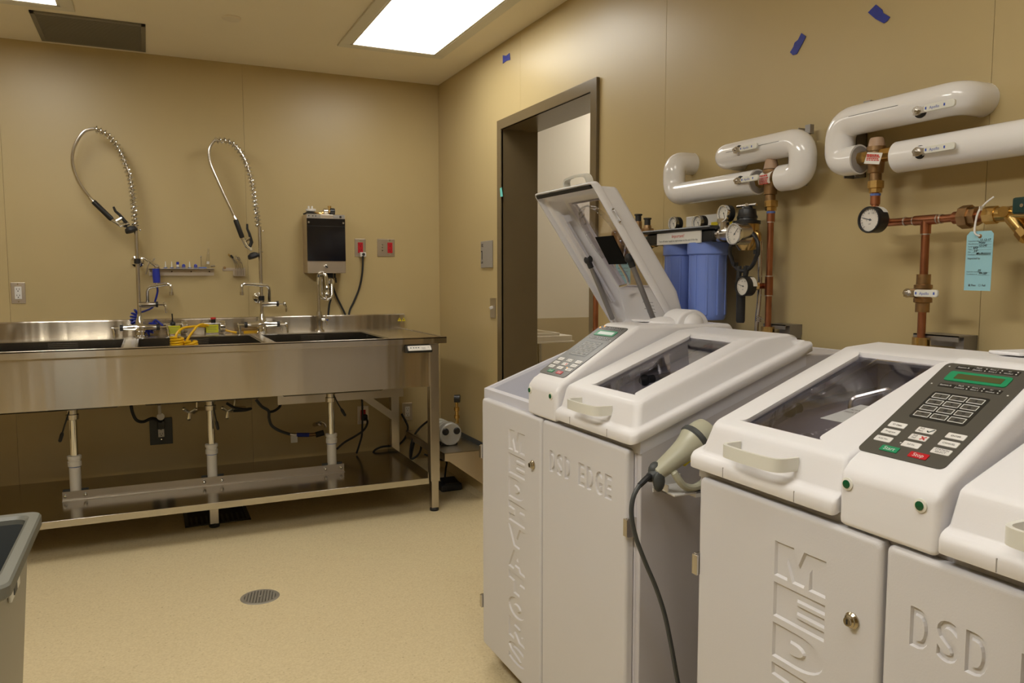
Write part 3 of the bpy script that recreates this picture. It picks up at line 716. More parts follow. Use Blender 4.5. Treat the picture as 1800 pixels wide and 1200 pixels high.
for i, (m_, lab) in enumerate((('brass', 'curved brush with an amber tip, leftmost in the wall rack'), ('black', 'curved brush with a black tip in the wall rack'), ('dullchrome', 'thin curved steel brush handle, third in the wall rack'), ('dullchrome', 'thin curved steel brush handle, rightmost in the wall rack'))):
    x = rx0+.014+i*.0135; k = .03 if i < 2 else .018
    t = thing('cleaning_brush', lab, 'brush', (x, -.016, 1.34), 'brushes in the wall rack')
    pts = cr([(x, -.016, 1.34), (x, -.016, 1.385), (x-.004, -.017, 1.41), (x-k*.6, -.018, 1.438-.006*i), (x-k, -.018, 1.455-.006*i)], 5)
    MB().tube(pts, .0032, 8).build('handle', 'dullchrome', t)
    e = pts[-1]; d = (pts[-1]-pts[-3]).normalized()
    MB().lathe(e-d*.008, d, [(0, .004), (.006, .006), (.02, .0055), (.024, .002)], 10).build('tip', m_, t)

# ------------------------------------------------------------------ blue trigger gun with coiled hose
a = B12(276, 470)
t = thing('water_gun', 'chrome rinse gun with a blue grip and blue coiled hose by the left sprayer', 'spray gun', B12(275, 495))
MB().tube([BW(252,453,.12), BW(262,459,.12), BW(278,469,.12)], [.005, .009, .012], 12).build('barrel', 'chrome', t)
MB().tube([BW(276,468,.12), BW(275,474,.12)], [.014, .013], 12).build('neck', 'dullchrome', t)
g0, g1 = BW(274, 472, .12), BW(275.5, 497, .12)
MB().tube([g0, g0*.5+g1*.5, g1], [.019, .021, .019], 14).build('grip', 'hoseblue', t)
MB().cyl(g1, g1+V((0, 0, -.02)), .008, n=10).build('connector', 'dullchrome', t)
MB().tube(cr([BW(262,461,.13), BW(259,470,.135), BW(256,482,.135)], 4), .004, 8).build('trigger', 'dullchrome', t)
MB().cyl(BW(268,458,.12), BW(272,456,.12)+V((0,0,.006)), .006, n=10).build('trigger_pivot', 'chrome', t)
pts = cr([g1+V((0,0,-.018)), BW(277,512,.10), BW(273,528,.09), BW(268,540,.075), BW(256,546,.07), BW(246,549,.07)], 6)
MB().tube(pts, .0055, 8).build('hose', 'hoseblue', t)
cp_ = cr([BW(244,547,.07), BW(238,552,.07), BW(236,562,.07), BW(240,572,.075), BW(250,580,.075), BW(258,583,.07), BW(266,578,.07), BW(270,566,.07)], 6)
MB().tube(helix(cp_, .020, 15, 14), .0055, 6).build('coil', 'hoseblue', t)
MB().tube(cr([BW(268,568,.08), BW(273,562,.08), BW(279,566,.08), BW(285,571,.08), BW(292,575,.08)], 5), .0055, 8).build('hose_end', 'hoseblue', t)

# ------------------------------------------------------------------ lime filter blocks with valves and the yellow coil
def lime(px, label, knob):
    q = BW(px, 583, .10); x, y, z = q.x, -.10, ST+.012
    t = thing('flush_valve', label, 'valve', (x, y, z-.01))
    MB().box((x-.035, y-.012, z-.012), (x+.035, y+.03, z+.002)).build('foot', 'dullchrome', t)
    bl = MB().box((x-.034, y-.016, z), (x+.034, y-.012, z+.046)).build('lime_tag', 'lime', t, bevel=.001)
    p = MB()
    for i, w_ in enumerate((.05, .044, .05, .04)): p.box((x-.025, y-.0161, z+.034-i*.009), (x-.025+w_, y-.0166, z+.036-i*.009))
    p.build('print', 'inkgrey', bl)
    MB().box((x-.03, y-.008, z), (x+.03, y+.024, z+.048)).build('block', 'dullchrome', t, bevel=.003)
    MB().cyl((x-.055, y+.006, z+.052), (x+.055, y+.006, z+.052), .0085, n=14).build('manifold', 'chrome', t)
    MB().cyl((x+.043, y-.006, z+.035), (x+.072, y-.006, z+.035), .033, n=18).build('gauge_body', 'chrome', t, bevel=.003)
    if knob == 'toggle':
        MB().sphere((x-.005, y-.0, z+.056), .016, 12, 8).cyl((x-.005, y, z+.05), (x-.007, y, z+.115), .0035, n=8).build('toggle', 'black', t)
    else:
        MB().cyl((x+.008, y, z+.058), (x+.008, y, z+.078), .013, n=14).build('button_stem', 'black', t)
        MB().cyl((x+.008, y, z+.078), (x+.008, y, z+.089), .015, n=14).build('button', 'inkred', t, bevel=.002)
    return q
lime(306, 'chrome valve with a lime green tag and a black toggle, behind the yellow hose', 'toggle')
lime(373, 'chrome valve with a lime green tag and an orange red button', 'button')
t = thing('yellow_hose', 'yellow coiled air hose hanging over the back edge of the middle basin', 'hose', BW(312, 600, .22))
yb_ = .17
MB().tube(cr([BW(308,597,.23), BW(311,586,.22), BW(321,577,.20), BW(336,574,.16), BW(352,573,.12), BW(362,574,.10)], 6), .007, 8).build('hose', 'yellow', t)
MB().tube(cr([BW(327,602,.24), BW(332,592,.23), BW(341,580,.21), BW(347,573,.18), BW(355,570,.15), BW(366,572,.12)], 6), .007, 8).build('hose', 'yellow', t)
q = BW(311, 592, .24)
MB().tube(helix([q, q+V((0, 0, -.10))], .031, 7, 16), .0075, 7).build('coil', 'yellow', t)
q = BW(335, 599, .25)
MB().tube(helix([q, q+V((.01, 0, -.08))], .031, 6, 16), .0075, 7).build('coil', 'yellow', t)
t = thing('air_nozzle', 'yellow air nozzle with a hose tail lying on the back of the sink', 'nozzle', BW(435, 585, .09))
MB().tube(cr([BW(396,580,.08), BW(408,583,.08), BW(416,584,.08)], 4), .0065, 8).build('hose_tail', 'yellow', t)
MB().cyl(BW(416,584,.08), BW(427,584,.08), .006, n=10).build('connector', 'dullchrome', t)
a = BW(428, 584, .08); MB().box((a.x, a.y-.016, a.z-.012), (a.x+.09, a.y+.01, a.z+.010)).build('body', 'yellow', t, bevel=.004)
MB().box((a.x+.06, a.y-.016, a.z-.028), (a.x+.085, a.y+.0, a.z-.01)).build('trigger', 'yellow', t, bevel=.002)

# ------------------------------------------------------------------ under the sink
q = BW(283, 745, .02)
t = thing('power_cord', 'black plug and cord looping up from the dark plate outlet under the sink', 'cord', q)
MB().box((q.x-.02, -.012, .44), (q.x+.02, -.05, .49)).build('plug', 'black', t, bevel=.004)
MB().tube(cr([(q.x, -.045, .485), BW(268,735,.10), BW(252,741,.12), BW(240,738,.14), BW(233,725,.15), BW(230,710,.16)], 6), .009, 8).build('cable', 'rubber', t)
d = MB().cyl(BW(282.5,732,.12), BW(282.5,732,.135), .021, n=18).build('round_tag', 'whitep', t, bevel=.002)
MB().tube([BW(281, 728, .13), BW(280, 712, .14)], .009, 8).build('tag_stem', 'pvc', t)
def cock(px, py, label, tilt):
    a = BW(px, py, .16)
    t = thing('stop_valve', label, 'valve', a+V((0, 0, -.03)))
    MB().tube([BW(px+tilt*30, py-6, .03), a+V((tilt*.05, .03, .01)), a+V((tilt*.02, 0, 0))], [.01, .012, .014], 12).build('body', 'dullchrome', t)
    p = MB()
    for k in range(3):
        ang = k*2*pi/3+.4; e = V((math.cos(ang)*.036, -.012, math.sin(ang)*.036)); p.tube([a+V((0, -.012, 0)), a+e], [.008, .013], 8); p.sphere(a+e, .013, 8, 6)
    p.build('handle', 'chrome', t)
    MB().tube([a+V((tilt*.04, .02, .01)), a+V((tilt*.045, .02, .09))], .006, 8).build('supply', 'dullchrome', t)
cock(333, 724, 'chrome three-lobed stop valve left of the middle drain pipe', 1)
cock(400, 722, 'chrome stop valve with a black hose right of the middle drain pipe', 1)
cord('drain_hose', 'black hose lying level under the sink right of the middle drain', [BW(398,708,.2), BW(412,716,.2), BW(428,719,.2), BW(441,718,.2), BW(430,721,.18), BW(410,722,.18)], .008, cat='hose')
t = thing('supply_hose', 'grey hose with a blue sleeve and a paper tag hanging under the sink', 'hose', BW(520, 765, .10))
MB().tube(cr([BW(450,702,.14), BW(460,714,.14), BW(472,722,.14), BW(473,735,.14), BW(478,748,.14), BW(492,757,.14), BW(510,763,.14)], 6), .009, 8).build('hose', 'darkgrey', t)
MB().tube(cr([BW(494,702,.14), BW(492,714,.14), BW(482,722,.14), BW(472,724,.14)], 5), .008, 8).build('hose_loop', 'rubber', t)
MB().cyl(BW(510,763,.14), BW(521,764,.14), .011, n=12).build('fitting', 'dullchrome', t)
MB().cyl(BW(521,764,.14), BW(543,764,.14), .013, n=12).build('sleeve', 'hoseblue', t)
MB().cyl(BW(543,764,.14), BW(555,763,.14), .011, n=12).build('fitting', 'bronze', t)
MB().cyl(BW(555,764,.14), BW(569,760,.14), .018, n=12).build('valve', 'rubber', t)
MB().box(BW(511,766,.15), BW(523,777,.148)).build('paper_tag', 'paper', t)
MB().tube(cr([BW(556,744,.12), BW(564,741,.14), BW(571,745,.15), BW(573,750,.15)], 5), .007, 8).cyl(BW(553,746,.05), BW(562,744,.13), .014, n=10).build('tap', 'dullchrome', t)
t = thing('power_cord', 'black cord with a plug in the low red outlet, hanging to the undershelf', 'cord', BW(640, 735, .02))
q = BW(640, 733, .02); MB().box((q.x-.018, -.011, q.z-.02), (q.x+.018, -.045, q.z+.018)).build('plug', 'rubber', t, bevel=.004)
MB().tube(cr([BW(643,735,.05), BW(646,742,.08), BW(640,755,.08), BW(625,766,.09), BW(606,777,.10), BW(592,789,.12)], 6), .007, 8).build('cable', 'rubber', t)
cord('power_cord', 'long thin black cord dropping from behind the rear rail to the undershelf', [BW(636,690,.10), BW(637,720,.08), BW(637,745,.08), BW(636,765,.08), BW(632,780,.09), BW(627,796,.14)], .0065)
cord('power_cord', 'black cord curving behind the rear right sink leg', [BW(706,727,.02), BW(714,742,.03), BW(717,752,.04), BW(714,766,.05), BW(704,779,.06), BW(690,783,.07), BW(672,785,.08), BW(660,790,.1), BW(656,796,.12)], .007)
MBs = MB()
# floor drains
def round_drain():
    c = V((-1.4155, -1.702, 0)); t = thing('floor_drain', 'round slotted floor drain in the middle of the floor', 'floor drain', c); R_ = .079
    p = MB()
    n = 40; vs = []; fs = []
    for r, z in ((R_, .0005), (R_-.004, .003), (R_-.014, .003), (R_-.016, .0008)): vs += [c+V((r*math.cos(2*pi*k/n), r*math.sin(2*pi*k/n), z)) for k in range(n)]
    for L in range(3):
        for k in range(n): fs.append((L*n+k, L*n+(k+1) % n, (L+1)*n+(k+1) % n, (L+1)*n+k))
    p.add(vs, fs).build('rim', 'draincast', t)
    MB().lathe(c+V((0,0,.0006)), (0, 0, 1), [(0, R_-.014), (.0004, R_-.014)], 36).build('pit', 'ink', t)
    ax = V((math.cos(-.2), math.sin(-.2), 0)); ay = V((-ax.y, ax.x, 0))
    for i in range(-5, 6):
        d = i*.0122-.0061; 
        if abs(d) > R_-.018: continue
        h = math.sqrt((R_-.014)**2-d*d)
        MB().obox(c+ax*d+V((0, 0, .002)), ax*.0036, ay*h, V((0, 0, .0012))).build('bar', 'draincast', t)
    p = MB()
    for j in range(-6, 7):
        d = j*.0098; h = math.sqrt(max(0, (R_-.014)**2-d*d)); p.obox(c+ay*d+V((0, 0, .0019)), ax*h, ay*.0011, V((0, 0, .0010)))
    p.build('cross_bars', 'draincast', t)
    MB().lathe(c+V((0, 0, .002)), (0, 0, 1), [(0, .011), (.002, .010)], 16).build('screw', 'draincast', t)
round_drain()
q0 = FL(377, 908)
t = thing('floor_sink', 'square dark floor sink with a half grate under the sink table', 'floor drain', (-1.49, -.45, 0))
p = MB(); a0, a1, e0, e1 = -1.66, -1.325, -.60, -.315
for A, Bq in (((a0, e0), (a1, e0+.02)), ((a0, e1-.02), (a1, e1)), ((a0, e0), (a0+.02, e1)), ((a1-.02, e0), (a1, e1))): p.box((*A, 0), (*Bq, .006))
p.build('rim', 'darkgrey', t)
MB().box((a0+.02, e0+.02, .0005), (a1-.02, e1-.02, .002)).build('pit', 'ink', t)
for i in range(11): x = a0+.035+i*.0265; MB().box((x-.005, e0+.02, .002), (x+.005, e0+.16, .006)).build('bar', 'darkgrey', t)

# ------------------------------------------------------------------ corner wall shelf with the pump
zt = .308
t = thing('corner_shelf', 'low stainless wall shelf in the corner behind the sink leg, holding a pump', 'shelf', (-.135, -.42, .08))
MB().box((-.27, -.805, zt-.003), (-.003, -.06, zt)).build('top', 'steelp', t)
MB().box((-.27, -.805, zt-.045), (-.267, -.06, zt)).build('front_lip', 'steelp', t)
MB().box((-.006, -.805, zt), (-.002, -.06, zt+.028)).build('upstand', 'darkgrey', t)
MB().prism([(-.27, -.805, zt), (-.262, -.805, zt+.002), (-.003, -.805, zt), (-.003, -.805, .08), (-.24, -.805, zt-.05), (-.266, -.805, zt-.046), (-.27, -.805, zt-.038)], (0, .003, 0)).build('end_bracket', 'plate', t)
MB().prism([(-.26, -.07, zt), (-.003, -.07, zt), (-.003, -.07, .1), (-.26, -.07, zt-.04)], (0, .003, 0)).build('end_bracket', 'plate', t)
pc = BW(793, 763, .63)
t = thing('water_pump', 'small silver pump with two black ports on the corner shelf', 'pump', (pc.x, -.5, zt))
MB().lathe(pc+V((0, .0, 0)), (0, 1, 0), [(0, .062), (.006, .069), (.05, .070), (.05, .062), (.10, .060), (.25, .058), (.28, .05)], 28).build('motor', 'pump', t)
for i in range(4): MB().lathe(pc+V((0, .07+i*.045, 0)), (0, 1, 0), [(0, .0625), (.012, .0625)], 24).build('band', 'ivory', t)
for s in (-1, 1): MB().lathe(pc+V((s*.036, .003, .018)), (0, -1, 0), [(0, .021), (.008, .021), (.012, .017)], 20).build('port', 'black', t)
MB().cyl(pc+V((0, .002, -.005)), pc+V((0, -.003, -.005)), .005, n=10).build('screw', 'pump', t)
for s in (-1, 1): MB().box((pc.x+s*.035-.018, pc.y+.03, zt), (pc.x+s*.035+.018, pc.y+.07, pc.z-.05)).build('foot', 'black', t)
gx = BW(803, 735, .56).x; gz = BW(803, 700, .56).z
MB().lathe((gx, -.56, pc.z+.05), (0, 0, 1), [(0, .012), (.03, .012), (.032, .017), (.05, .017), (.052, .011), (.075, .011), (.078, .016), (.10, .016), (.102, .009), (.13, .009)], 14).build('brass_fitting', 'brass', t)
MB().lathe((gx-.016, -.56, gz), (1, -.5, 0), [(0, .024), (.034, .025), (.036, .02)], 20).build('gauge', 'black', t)
cord('power_cord', 'bundle of black pump cord looping beside the rear right sink leg', [BW(755,738,.3), BW(742,748,.2), BW(730,762,.2), BW(723,780,.2), BW(721,800,.2), BW(724,806,.2), BW(734,800,.22), BW(740,788,.24), BW(738,775,.24), BW(730,772,.22), BW(725,790,.2), BW(722,806,.18)], .007)
t = thing('foot_pedal', 'dark foot pedal switch with a cord on the floor under the corner shelf', 'pedal', FL(788, 858))
q = FL(790, 860); MB().box((q.x-.07, q.y-.05, 0), (q.x+.07, q.y+.06, .045)).build('base', 'rubber', t, bevel=.012)
MB().obox(q+V((0, 0, .055)), (.05, 0, 0), (0, .045, .01), (0, -.002, .008)).build('pedal', 'black', t, bevel=.006)
MB().tube(cr([q+V((-.02, .04, .03)), q+V((.02, .12, .10)), q+V((.04, .16, .14)), q+V((0, .2, .15)), q+V((-.08, .25, .18))], 5), .006, 8).build('cable', 'rubber', t)

# ------------------------------------------------------------------ waste bin at the lower left
bz = .72; c0 = FL(72, 897, bz); c1 = FL(12, 1030, bz)
xr, yf_, yn = c0.x+.004, c0.y, c1.y; bw = .42
t = thing('waste_bin', 'grey plastic waste bin with a dark inside, cut off at the lower left', 'bin', (xr-bw/2, (yf_+yn)/2, 0))
def rr(x0, x1, y0, y1, r, z, n=5, bow=0):
    P = []
    for cx_, cy_, a0 in ((x1-r, y1-r, 0), (x0+r, y1-r, 90), (x0+r, y0+r, 180), (x1-r, y0+r, 270)):
        for k in range(n+1):
            a = math.radians(a0+90*k/n); P.append(V((cx_+r*math.cos(a), cy_+r*math.sin(a), z)))
    return P
def loft(loops, caps=(True, True)):
    n = len(loops[0]); p = MB(); vs = [q for l in loops for q in l]; fs = []
    for i in range(len(loops)-1):
        for k in range(n): fs.append((i*n+k, i*n+(k+1) % n, (i+1)*n+(k+1) % n, (i+1)*n+k))
    if caps[0]: fs.append(tuple(range(n-1, -1, -1)))
    if caps[1]: fs.append(tuple(range((len(loops)-1)*n, len(loops)*n)))
    return p.add(vs, fs)
X0, X1_ = xr-bw, xr; i_ = .028
loft([rr(X0+.06, X1_-.075, yn+.07, yf_-.06, .03, 0), rr(X0+.03, X1_-.028, yn+.03, yf_-.028, .035, bz-.05), rr(X0+.03, X1_-.028, yn+.03, yf_-.028, .035, bz-.012)], (True, False)).build('body', 'bin', t)
loft([rr(X0+.034, X1_-.032, yn+.036, yf_-.033, .03, bz-.020), rr(X0+.065, X1_-.08, yn+.075, yf_-.065, .03, .02)], (False, True)).flip().build('inside', 'binin', t)
loft([rr(X0+.03, X1_-.03, yn+.03, yf_-.03, .035, bz-.03), rr(X0+.006, X1_-.006, yn+.006, yf_-.006, .03, bz-.034), rr(X0, X1_, yn, yf_, .03, bz-.028), rr(X0, X1_, yn, yf_, .03, bz-.006), rr(X0+.004, X1_-.004, yn+.004, yf_-.004, .028, bz), rr(X0+.026, X1_-.024, yn+.03, yf_-.026, .03, bz), rr(X0+.034, X1_-.032, yn+.036, yf_-.033, .03, bz-.008), rr(X0+.034, X1_-.032, yn+.036, yf_-.033, .03, bz-.03)], (False, False)).build('rim', 'binrim', t)
q = (yn+yf_)/2
MB().box((X1_-.03, q-.10, bz-.10), (X1_-.022, q+.02, bz-.055)).build('side_clip', 'ivory', t, bevel=.003)
MB().box((X1_-.0225, q-.075, bz-.092), (X1_-.020, q-.035, bz-.063)).build('slot', 'darkgrey', t)
# cart beyond the doorway
q = BW(1006, 590, .45); xc, zc = q.x, q.z+.004
t = thing('cream_cart', 'cream plastic cart top seen through the doorway', 'cart', (xc-.25, -.25, 0))
xl = .225
MB().box((xl, -.45, zc-.036), (xc, -.02, zc)).build('tray', 'cream', t, bevel=.004)
MB().box((xl-.01, -.46, zc-.048), (xc+.012, -.015, zc-.036)).build('tray_rim', 'cream', t, bevel=.002)
p = MB(); x_ = xc-.09
p.box((xl+.06, -.44, zc), (x_, -.42, zc+.02)); p.box((xl+.06, -.06, zc), (x_, -.03, zc+.02)); p.box((x_-.02, -.42, zc), (x_, -.06, zc+.02)); p.box((xl+.06, -.42, zc), (xl+.08, -.06, zc+.02))
p.build('raised_lip', 'cream', t, bevel=.003)
for lx in (xl+.04, xc-.22):
    for ly in (-.40, -.06): MB().cyl((lx, ly, 0), (lx, ly, zc-.04), .014, n=12).build('post', 'dullchrome', t)
MB().box((xl+.02, -.41, .25), (xc-.2, -.05, .27)).build('lower_tray', 'cream', t)
# ------------------------------------------------------------------ reprocessing machines
YC = -3.047; DYM = -1.141
HX, HZ = -.250, 1.135           # lid hinge
OPEN = math.radians(74.8)
def rot_open(p):
    p = V(p); dx, dz = p.x-HX, p.z-HZ; c, s = math.cos(OPEN), math.sin(OPEN)
    return V((HX+dx*c+dz*s, p.y, HZ-dx*s+dz*c))
def fbz(x): return .942+.36*(x+.797)
def ltop(x): return 1.034+.3817*(x+.763)
STX = [(-.797, -.779, -.763), (-.393, -.393, -.393), (-.298, -.298, -.298), (-.250, -.262, -.278)]
def ztop(x): return ltop(x) if x < -.393 else (1.1752+(x+.393)/.095*.0068 if x < -.298 else 1.182-(x+.298)*.2)
def lid(root, yc, sg, opened):
    """sg=-1: right lid, sg=+1: left lid"""
    T = (lambda p: rot_open(p)) if opened else (lambda p: p)
    def P(x, y, z): return V((x, yc-sg*y, z))       # y given for the right lid (negative outward)
    def loop(o_, i_, f_, b_, zf, rc=.020, ri=.008):
        yo, yi, xf_, xb = -.472+o_, -.0905-i_, -.797+f_, -.250-b_; pl = []
        for k in range(4):
            a = math.radians(90*k/3); pl.append((xf_+ri-ri*math.sin(a), yi-ri+ri*math.cos(a)))
        for k in range(5):
            a = math.radians(90*k/4); pl.append((xf_+rc-rc*math.cos(a), yo+rc-rc*math.sin(a)))
        pl += [(-.393, yo), (-.298, yo), (xb, yo), (xb, yi), (-.298, yi), (-.393, yi)]
        return [P(x, y, zf(x)) for x, y in pl]
    LV = [loop(0, 0, 0, 0, fbz), loop(0, 0, 0, 0, lambda x: fbz(x)+.017), loop(.0022, .0006, .0022, .0022, lambda x: fbz(x)+.0235), loop(.008, .0012, .008, .004, lambda x: fbz(x)+.0262),
          loop(.0155, .002, .0155, .008, lambda x: fbz(x)+.0270), loop(.0190, .003, .0190, .011, lambda x: fbz(x)+.0310),
          loop(.0290, .0055, .0290, .022, lambda x: ztop(x)-.016), loop(.0310, .0065, .0315, .024, lambda x: ztop(x)-.007), loop(.0350, .010, .0355, .027, lambda x: ztop(x)-.0017), loop(.0410, .016, .0425, .031, ztop)]
    n = len(LV[0]); vs = [q for l in LV for q in l]; fs = []
    for L in range(len(LV)-1):
        for k in range(n): fs.append((L*n+k, L*n+(k+1) % n, (L+1)*n+(k+1) % n, (L+1)*n+k))
    d0 = (len(LV)-1)*n
    wy0, wy1, wx0, wx1, r = -.403, -.163, -.734, -.413, .014
    W_ = []
    for cx_, cy_, a0 in ((wx0+r, wy0+r, 180), (wx1-r, wy0+r, 90), (wx1-r, wy1-r, 0), (wx0+r, wy1-r, -90)):
        for k in range(4):
            a = math.radians(a0-90*k/3); x = cx_+r*math.cos(a); W_.append(P(x, cy_+r*math.sin(a), ltop(x)))
    n0 = len(vs); vs += W_
    outer_i = [d0+k for k in range(9)]+[d0+9, d0+14]; win_i = list(range(n0, n0+16)); flat = outer_i+win_i
    from mathutils.geometry import tessellate_polygon
    for t3 in tessellate_polygon([[V((vs[i].x, vs[i].y, 0)) for i in outer_i], [V((vs[i].x, vs[i].y, 0)) for i in win_i]]):
        fs.append(tuple(flat[i] for i in t3))
    n1 = len(vs); vs += [q-V((0, 0, .010)) for q in W_]
    for k in range(16): fs.append((n0+k, n1+k, n1+(k+1) % 16, n0+(k+1) % 16))
    fs.append((d0+9, d0+10, d0+13, d0+14)); fs.append((d0+10, d0+11, d0+12, d0+13))
    bm = bmesh.new(); bv = [bm.verts.new(T(q)) for q in vs]
    for f in fs:
        try: bm.faces.new([bv[i] for i in f])
        except ValueError: pass
    bmesh.ops.recalc_face_normals(bm, faces=bm.faces); bm.faces.ensure_lookup_table(); bm.verts.index_update()
    c_ = sum((T(q) for q in vs), V((0, 0, 0)))/len(vs)
    up = (T(V((-.5, 0, 1.2)))-T(V((-.5, 0, 1.1)))); tf = bm.faces[len(bm.faces)-1]
    if tf.normal.dot(up) < 0: bmesh.ops.reverse_faces(bm, faces=bm.faces)
    p = MB(); p.add([v.co.copy() for v in bm.verts], [tuple(v.index for v in f.verts) for f in bm.faces]); bm.free()
    o = p.build('lid', 'white', root, smooth=True, ang=60, solid=.006)
    w = o.modifiers.new('wn', 'WEIGHTED_NORMAL'); w.keep_sharp = True; w.weight = 80
    pane = MB(); q = [P(wx0-.006, wy0-.006, ltop(wx0-.006)), P(wx1+.006, wy0-.006, ltop(wx1+.006)), P(wx1+.006, wy1+.006, ltop(wx1+.006)), P(wx0-.006, wy1+.006, ltop(wx0-.006))]
    pane.prism([v-V((0, 0, .0085)) for v in q], (0, 0, -.003)); pane.xf(T)
    pane.build('window', 'glassw', o, smooth=False)
    # grip
    y1, y2 = -.342, -.195; zc = 1.003
    u = fillet([V((-.772, y1, 0)), V((-.818, y1, 0)), V((-.824, (y1+y2)/2, 0)), V((-.818, y2, 0)), V((-.772, y2, 0))], .022, 5)
    h = MB(); m_ = len(u); sec = []
    for i, c in enumerate(u):
        t_ = (u[min(i+1, m_-1)]-u[max(i-1, 0)]).normalized(); nn = V((t_.y, -t_.x, 0))
        sec.append([P(c.x+nn.x*s*.0035, c.y+nn.y*s*.0035, zc+z) for s, z in ((-1, -.012), (1, -.012), (1, .012), (-1, .012))])
    vv = [q for s_ in sec for q in s_]; ff = []
    for i in range(m_-1):
        for k in range(4): ff.append((i*4+k, i*4+(k+1) % 4, i*4+4+(k+1) % 4, i*4+4+k))
    ff += [(0, 1, 2, 3), (m_*4-4, m_*4-3, m_*4-2, m_*4-1)]
    h.add(vv, ff).xf(T); h.build('grip', 'ivory', o, ang=40)
    for yy in (y1-.018, y2+.018):
        MB().prism([P(-.7975, yy-.0008, fbz(-.797)+.001), P(-.7975, yy+.0008, fbz(-.797)+.001), P(-.7975, yy+.0008, fbz(-.797)+.020), P(-.7975, yy-.0008, fbz(-.797)+.020)], (.008, 0, 0)).xf(T).build('notch_shade', 'seamgrey', o, smooth=False)  # flat grey strip, its colour stands in for the shade in a groove
    # underside: gasket, ribs, hold-down hook, clear spray guard
    MB().prism([P(-.789, -.462, fbz(-.789)+.008), P(-.789, -.105, fbz(-.789)+.008), P(-.777, -.105, fbz(-.777)+.008), P(-.777, -.462, fbz(-.777)+.008)], (0, 0, -.010)).xf(T).build('gasket', 'rubber', o, smooth=False)
    for x in (-.69,):
        MB().prism([P(x-.012, -.434, ltop(x-.012)-.030), P(x+.012, -.434, ltop(x+.012)-.030), P(x+.012, -.438, fbz(x+.012)+.03), P(x-.012, -.438, fbz(x-.012)+.03)], (0, -sg*.020, 0)).xf(T).build('rib', 'shadewhite', o, smooth=False)
    MB().prism([P(-.68, -.438, fbz(-.68)+.030), P(-.36, -.438, fbz(-.36)+.030), P(-.36, -.438, fbz(-.36)+.040), P(-.68, -.438, fbz(-.68)+.040)], (0, -sg*.016, 0)).xf(T).build('inner_ledge', 'shadewhite', o, smooth=False)
    if opened:
        wp_ = MB()
        for k_ in range(4): wp_.prism([P(-.352+.012*k_, -.30+.01*(k_ % 2), ztop(-.352+.012*k_)-.0075), P(-.352+.012*k_, -.24, ztop(-.352+.012*k_)-.0075), P(-.3508+.012*k_, -.24, ztop(-.3508+.012*k_)-.0075), P(-.3508+.012*k_, -.30+.01*(k_ % 2), ztop(-.3508+.012*k_)-.0075)], (0, 0, -.0006))
        wp_.xf(T).build('warning_print', 'inkgrey', o, smooth=False, kind='stuff')
        pl = [P(x, y, ltop(x)-.018) for x, y in ((-.608, -.352), (-.502, -.368), (-.502, -.258), (-.608, -.242))]
        MB().prism(pl, (0, 0, -.004)).xf(T).build('black_plate', 'matblack', o, smooth=False)
        hk = [P(-.502, -.304, ltop(-.502)-.022), P(-.450, -.290, ltop(-.45)-.030), P(-.428, -.295, ltop(-.428)-.036), P(-.420, -.350, ltop(-.42)-.040)]
        MB().tube(fillet(hk, .012, 4), .0045, 8).xf(T).build('hook_rod', 'dullchrome', o)
        s0 = [P(-.700, -.089, .995), P(-.700, -.080, .995), P(-.662, -.080, 1.009), P(-.662, -.089, 1.009)]
        MB().tube(s0, .0022, 6).xf(T).build('latch_staple', 'chrome', o)
        for x, z in ((-.70, .995), (-.662, 1.009)): MB().cyl(P(x, -.095, z), P(x, -.083, z), .005, n=8).xf(T).build('staple_screw', 'chrome', o)
    pts = [P(-.69+.20*(1-math.cos(t_))*.9, -.40+.235*math.sin(t_*.5+.0), ltop(-.69+.18*(1-math.cos(t_)))-.016) for t_ in [pi*k/16 for k in range(17)]]
    arc = [P(-.60-.122*math.cos(a), -.288+.092*math.sin(a), ltop(-.60-.122*math.cos(a))-.013) for a in [math.radians(-125+250*k/16) for k in range(17)]]
    gm = MB()
    for i in range(16):
        a, b_ = arc[i], arc[i+1]; dn = V((0, 0, -.022)); gm.add([a, b_, b_+dn, a+dn], [(0, 1, 2, 3)])
    gm.xf(T).build('clear_guard', 'clearp', o, solid=.0015)
    return o

def struts(root, yc, sg, opened, nm='gas_strut'):
    T = rot_open if opened else (lambda p: p)
    for y in (-.174, -.432):
        top = T(V((-.53, yc-sg*y, ltop(-.53)-.05)))
        if not opened: bot = V((-.30, yc-sg*y, 1.075)); top = V((-.56, yc-sg*y, 1.045))
        else: bot = V((-.238, yc-sg*y, 1.09))
        d = (bot-top).normalized(); L = (bot-top).length
        s = MB().lathe(top+d*.02, d, [(0, .009), (L*.64, .009), (L*.65, .007)], 14).build(nm, 'strut', root)
        MB().cyl(top+d*L*.6, bot, .0035, n=8).build('rod', 'dullchrome', s)
        e = V((0, sg*.02*(1 if y < -.2 else -1), 0))
        MB().sphere(top, .016, 14, 8).cyl(top, top+d*.03, .011, n=12).build('ball_socket', 'rubber', s)

mach = thing('reprocessor', 'white twin basin scope reprocessor with its left lid raised, farther from the camera', 'machine', (-.42, YC, 0))
def Q(x, y, z): return V((x, YC+y, z))
